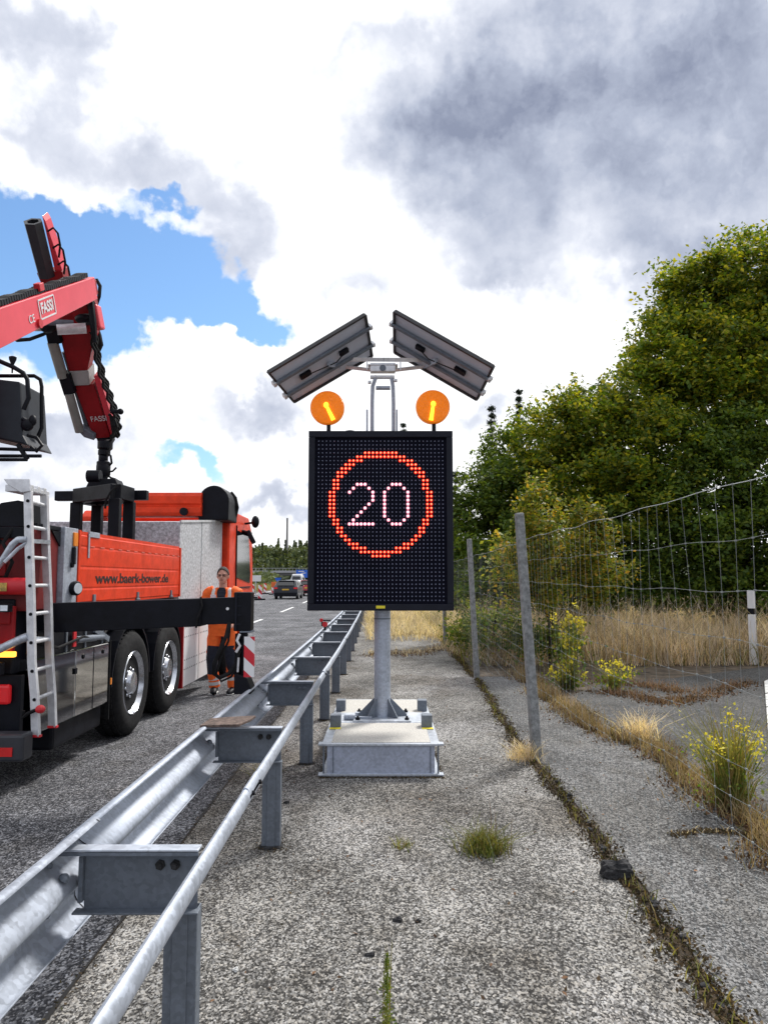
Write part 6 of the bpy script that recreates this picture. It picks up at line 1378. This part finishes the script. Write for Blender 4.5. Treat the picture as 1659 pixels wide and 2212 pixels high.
# ================================================================== CARS
def car(name, label, loc, paint, kindc='hatch', group='cars queueing on the road ahead'):
    loc = Vector(loc); t = thing(name, label, 'car' if kindc != 'van' else 'van', loc, group); V = lambda x, y, z: loc + Vector((x, y, z))
    if kindc == 'van': H, Wd, L_ = 2.3, 1.95, 5.2; top = [(.05, .9), (.08, 2.15), (.25, 2.3), (3.6, 2.3), (4.3, 1.6), (5.1, 1.15), (5.2, .5)]; belt = 1.25
    else: H, Wd, L_ = 1.48, 1.86, 4.4; top = [(.0, .75), (.08, .98), (.30, 1.08), (.62, 1.40), (1.0, 1.47), (2.2, 1.48), (2.9, 1.34), (3.5, 1.02), (4.25, .82), (4.4, .5)]; belt = .98
    zb = .24
    rings = []
    hw = Wd / 2
    for (y, z) in top:
        inset = 0 if z <= belt else (z - belt) * .32
        rings.append((y, z, inset))
    n = len(rings); vs = []
    for (y, z, i_) in rings:
        zm = min(z, belt); row = [(-hw + .06, zb), (-hw, .45), (-hw, zm - .02), (-hw + i_ + (.05 if z > belt else .04), z - .01), (-hw + i_ + .2, z), (hw - i_ - .2, z), (hw - i_ - (.05 if z > belt else .04), z - .01), (hw, zm - .02), (hw, .45), (hw - .06, zb)]
        for (x, zz) in row: vs.append(V(x, y, zz))
    k = 10; b = MB(); b.add(vs, [(i * k + j, i * k + (j + 1) % k, (i + 1) * k + (j + 1) % k, (i + 1) * k + j) for i in range(n - 1) for j in range(k)] + [tuple(range(k - 1, -1, -1)), tuple(range((n - 1) * k, n * k))])
    body = b.build('body', paint, t, smooth=True)
    if kindc == 'van': rw = [(-.62, -.004, 1.35), (.62, -.004, 1.35), (.58, -.0, 1.95), (-.58, -.0, 1.95)]; MB().prism([V(x, y + .04, z) for x, y, z in rw], (0, -.03, 0)).build('rear_window', M_GLASS, body)
    else:
        MB().prism([V(-.66, .19, 1.04), V(.66, .19, 1.04), V(.52, .53, 1.365), V(-.52, .53, 1.365)], (0, -.03, .03)).build('rear_window', M_GLASS, body)
        MB().box(loc.x - .62, loc.x + .62, loc.y + .45, loc.y + .75, loc.z + 1.42, loc.z + 1.46).build('spoiler', paint, body)
    for s in (-1, 1):
        zt = belt + (.36 if kindc != 'van' else .55)
        MB().prism([V(s * (hw + .002), .75, belt + .03), V(s * (hw + .002), 3.1, belt + .03), V(s * (hw - .11), 2.6, zt), V(s * (hw - .11), 1.0, zt)], (s * -.03, 0, 0)).build('side_window', M_GLASS, body)
        MB().box(loc.x + s * hw - s * .30, loc.x + s * hw - s * .02, loc.y - .03, loc.y + .06, loc.z + .80, loc.z + .92).build('tail_light', M_REDL, body, bevel=.01)
        for y in (.8, L_ - .9):
            w = MB().lathe(V(s * (hw - .2), y, .32), [(.2, 0), (.31, .01), (.325, .05), (.325, .17), (.31, .20), (.2, .205)], axis=(s, 0, 0), n=24).build('wheel', M_RUB, t, smooth=True)
            MB().lathe(V(s * (hw - .0), y, .32), [(.2, -.03), (.2, .008), (.05, .012)], axis=(s, 0, 0), n=16).build('rim', M_RIM, w)
        MB().ball(V(s * (hw + .08), 2.7, belt + .08), (.10, .06, .07)).build('mirror', paint, body, smooth=True)
    MB().box(loc.x - .26, loc.x + .26, loc.y - .03, loc.y + .01, loc.z + .70, loc.z + .81).build('number_plate', mat('yellow_plate', (.75, .45, .04), .5), body)
    MB().box(loc.x - hw + .05, loc.x + hw - .05, loc.y - .05, loc.y + .2, loc.z + .28, loc.z + .52).build('bumper', M_BLACK, body, bevel=.04)
def ground_at(x, Y): q = P(x, 1290, Y); return (q.x, Y, 0)
car('parked_car', 'dark hatchback with a yellow number plate, nearest of the queueing cars', ground_at(617, 59), M_CARD)
car('parked_car', 'white hatchback in the queue just ahead of the dark hatchback', ground_at(628, 69), M_CARW)
car('parked_car', 'red car in the queue half hidden by the left edge of the display', ground_at(664, 70), M_CARR)
car('parked_car', 'white van farther ahead beside the red car in the queue', ground_at(640, 112), M_CARW, 'van')

# ================================================================== SIGNS, BEACONS, BRIDGE
def rsign(name, label, px, top, bot, w, Y, m, foot=None, shape='rect', back=None):
    a = P(px - w / 2, top, Y); b_ = P(px + w / 2, bot, Y); t = thing(name, label, 'road sign', ((a.x + b_.x) / 2, Y, 0))
    cx = (a.x + b_.x) / 2
    if shape == 'rect': pl = MB().box(a.x, b_.x, Y - .03, Y, b_.z, a.z).build('panel', m, t, bevel=.02)
    else: pl = MB().prism([(a.x, Y - .03, a.z), (b_.x, Y - .03, a.z), (cx, Y - .03, b_.z)], (0, .03, 0)).build('panel', m, t)
    MB().cyl((cx, Y + .05, 0), (cx, Y + .05, a.z - .1), .05 if Y < 90 else .08, 8).build('pole', M_GALV, t)
    return t, pl, cx, a, b_
rsign('road_sign', 'small white rectangular sign on a thin post beyond the worker', 553, 1243, 1256, 23, 75, M_WHITE)
t, pl, cx, a, b_ = rsign('road_sign', 'large blue motorway sign beside the left edge of the display', 653, 1231, 1248, 26, 120, M_BLUE)
q = MB(); h = a.z - b_.z
q.bar((cx - .5, 119.96, b_.z + .25), (cx - .1, 119.96, b_.z + h * .55), .12, .01, side=(1, 0, .3)); q.bar((cx - .1, 119.96, b_.z + h * .55), (cx + .6, 119.96, b_.z + h * .62), .12, .01, side=(0, 0, 1)); q.box(cx - .6, cx + .3, 119.955, 119.965, a.z - .3, a.z - .18)
q.build('white_symbol', M_WHITE, pl)
rsign('road_sign', 'small blue triangular sign between the white sign and the queue', 601, 1248, 1261, 15, 85, M_BLUE, shape='tri')
rsign('road_sign', 'orange and red warning sign left of the dark hatchback', 592, 1257, 1268, 11, 70, mat('orange_sign', (.75, .15, .03), .5))
GB = 'red and white guide beacons at the road works'
for i, (x, y, Y, lab) in enumerate(((562, 1290, 57, 'striped guide beacon leaning nearest to the worker'), (546, 1288, 62, 'striped guide beacon behind the outrigger leg'), (590, 1278, 76, 'striped guide beacon just left of the dark hatchback'), (573, 1279, 80, 'striped guide beacon between the leaning one and the hatchback'))):
    c = ground_at(x, Y); t = thing('guide_beacon', lab, 'guide beacon', c, GB)
    MB().box(c[0] - .14, c[0] + .14, c[1] - .03, c[1] + .01, .12, 1.12).build('striped_panel', M_SIGNR2, t, bevel=.02); MB().box(c[0] - .4, c[0] + .4, c[1] - .2, c[1] + .2, 0, .12).build('rubber_foot', M_BLACK, t, bevel=.03)
# bridge
t = thing('overpass_bridge', 'long low concrete overpass with a pale railing crossing the road far ahead', 'bridge', (-20, 340, 0))
zb = P(560, 1243, 340).z; zd = P(560, 1237, 340).z; zt = P(560, 1227, 340).z
MB().box(-170, 40, 340, 350, zb, zd).build('deck', mat('dark_bridge_concrete', (.12, .12, .12), .9), t)
q = MB(); q.box(-170, 40, 339.7, 339.9, zt - .15, zt)
for k in range(140): q.box(-170 + 1.5 * k, -169.9 + 1.5 * k, 339.7, 339.9, zd, zt)
q.build('railing', mat('pale_railing', (.5, .52, .54), .6), t)
MB().box(-170, 40, 339.5, 340, zd - .05, zd + .9).build('parapet', mat('light_bridge_concrete', (.42, .43, .44), .9), t)
for x in (-120, -82, -38, 5): MB().box(x - 1, x + 1, 342, 348, 0, zb).build('pier', mat('bridge_pier_concrete', (.3, .3, .3), .9), t)
# mast on the ridge
c = P(620, 1200, 420); t = thing('radio_mast', 'tall thin mast rising above the wooded ridge', 'mast', (c.x, 420, 0)); zt = P(620, 1119, 420).z
MB().sweep([(c.x, 420, 0), (c.x, 420, zt)], [.75, .5], 10).build('shaft', mat('mast_concrete', (.25, .24, .23), .8), t)

# far hill with forest
def ridge(x):   # height of ground at far ridge
    return 8 + 7 * math.exp(-((x + 25) / 55.0) ** 2) + 2.0 * math.sin(x * .05) + 5 * (x > -25) * min(1, (x + 25) / 60)
vs = []; nx, ny = 80, 10
for j in range(ny):
    for i in range(nx):
        x = -330 + 720 * i / (nx - 1); f = j / (ny - 1); y = 365 + 160 * f; vs.append((x, y, ridge(x) * math.sin(min(1, f * 1.6) * math.pi / 2) - .02))
q = MB(); q.add(vs, [(j * nx + i, j * nx + i + 1, (j + 1) * nx + i + 1, (j + 1) * nx + i) for j in range(ny - 1) for i in range(nx - 1)]); kind(q.build('hill', M_GREEND, smooth=True, fix=False), 'structure')
C = []; CC = []
for _ in range(900):
    x = rnd.uniform(-170, 60); f = rnd.random(); y = 357 + 110 * f; z = ridge(x) * math.sin(min(1, max(0, (y - 365) / 160) * 1.6) * math.pi / 2)
    h = rnd.uniform(6, 10); n = 110
    if rnd.random() < .25:
        h = rnd.uniform(9, 14); tt = rng.uniform(0, 1, n) ** .7; a = rng.uniform(0, 6.283, n); r = (1 - tt) * 2.2 * rng.uniform(.5, 1, n)
        CC.append(np.stack([x + np.cos(a) * r, y + np.sin(a) * r, z + tt * h], 1))
    else:
        d = rng.normal(size=(n, 3)); d /= np.linalg.norm(d, axis=1)[:, None]; C.append(np.array([x, y, z + h * .55]) + d * np.array([3.0, 3.0, h * .48]) * rng.uniform(.7, 1.05, n)[:, None])
o = leaves(np.concatenate(C + CC), 1.5, L_FAR, 'far_forest', None, 1.3); kind(tag(o, 'mixed wood covering the ridge beyond the overpass'), 'stuff')
# mid-distance green band below the bridge and grass verge left of the road
C = []
for _ in range(420):
    x = rnd.uniform(-110, 0); y = rnd.uniform(150, 300); 
    if -14 + bent(y) < x < 0 + bent(y): continue
    if x > -14 + bent(y): continue
    n = 60; h = rnd.uniform(2, 4.2); d = rng.normal(size=(n, 3)); d /= np.linalg.norm(d, axis=1)[:, None]; C.append(np.array([x, y, h * .5]) + d * np.array([2.2, 2.2, h * .5]) * rng.uniform(.7, 1.05, n)[:, None])
o = leaves(np.concatenate(C), .8, L_FAR, 'far_bushes', None, 1.3); kind(tag(o, 'bushes on the verge in front of the overpass'), 'stuff')
pts = []
for _ in range(9000):
    y = rnd.uniform(30, 130); pts.append((-12.2 + bent(y) - rnd.random() * 14, y, 0))
kind(tag(blades(np.array(pts), .8, .06, leafmat('verge_grass', [(.22, .2, .07), (.32, .28, .1), (.18, .19, .06)], .25, .8), 'verge_grass', .3), 'yellowish grass verge along the far side of the road'), 'stuff')
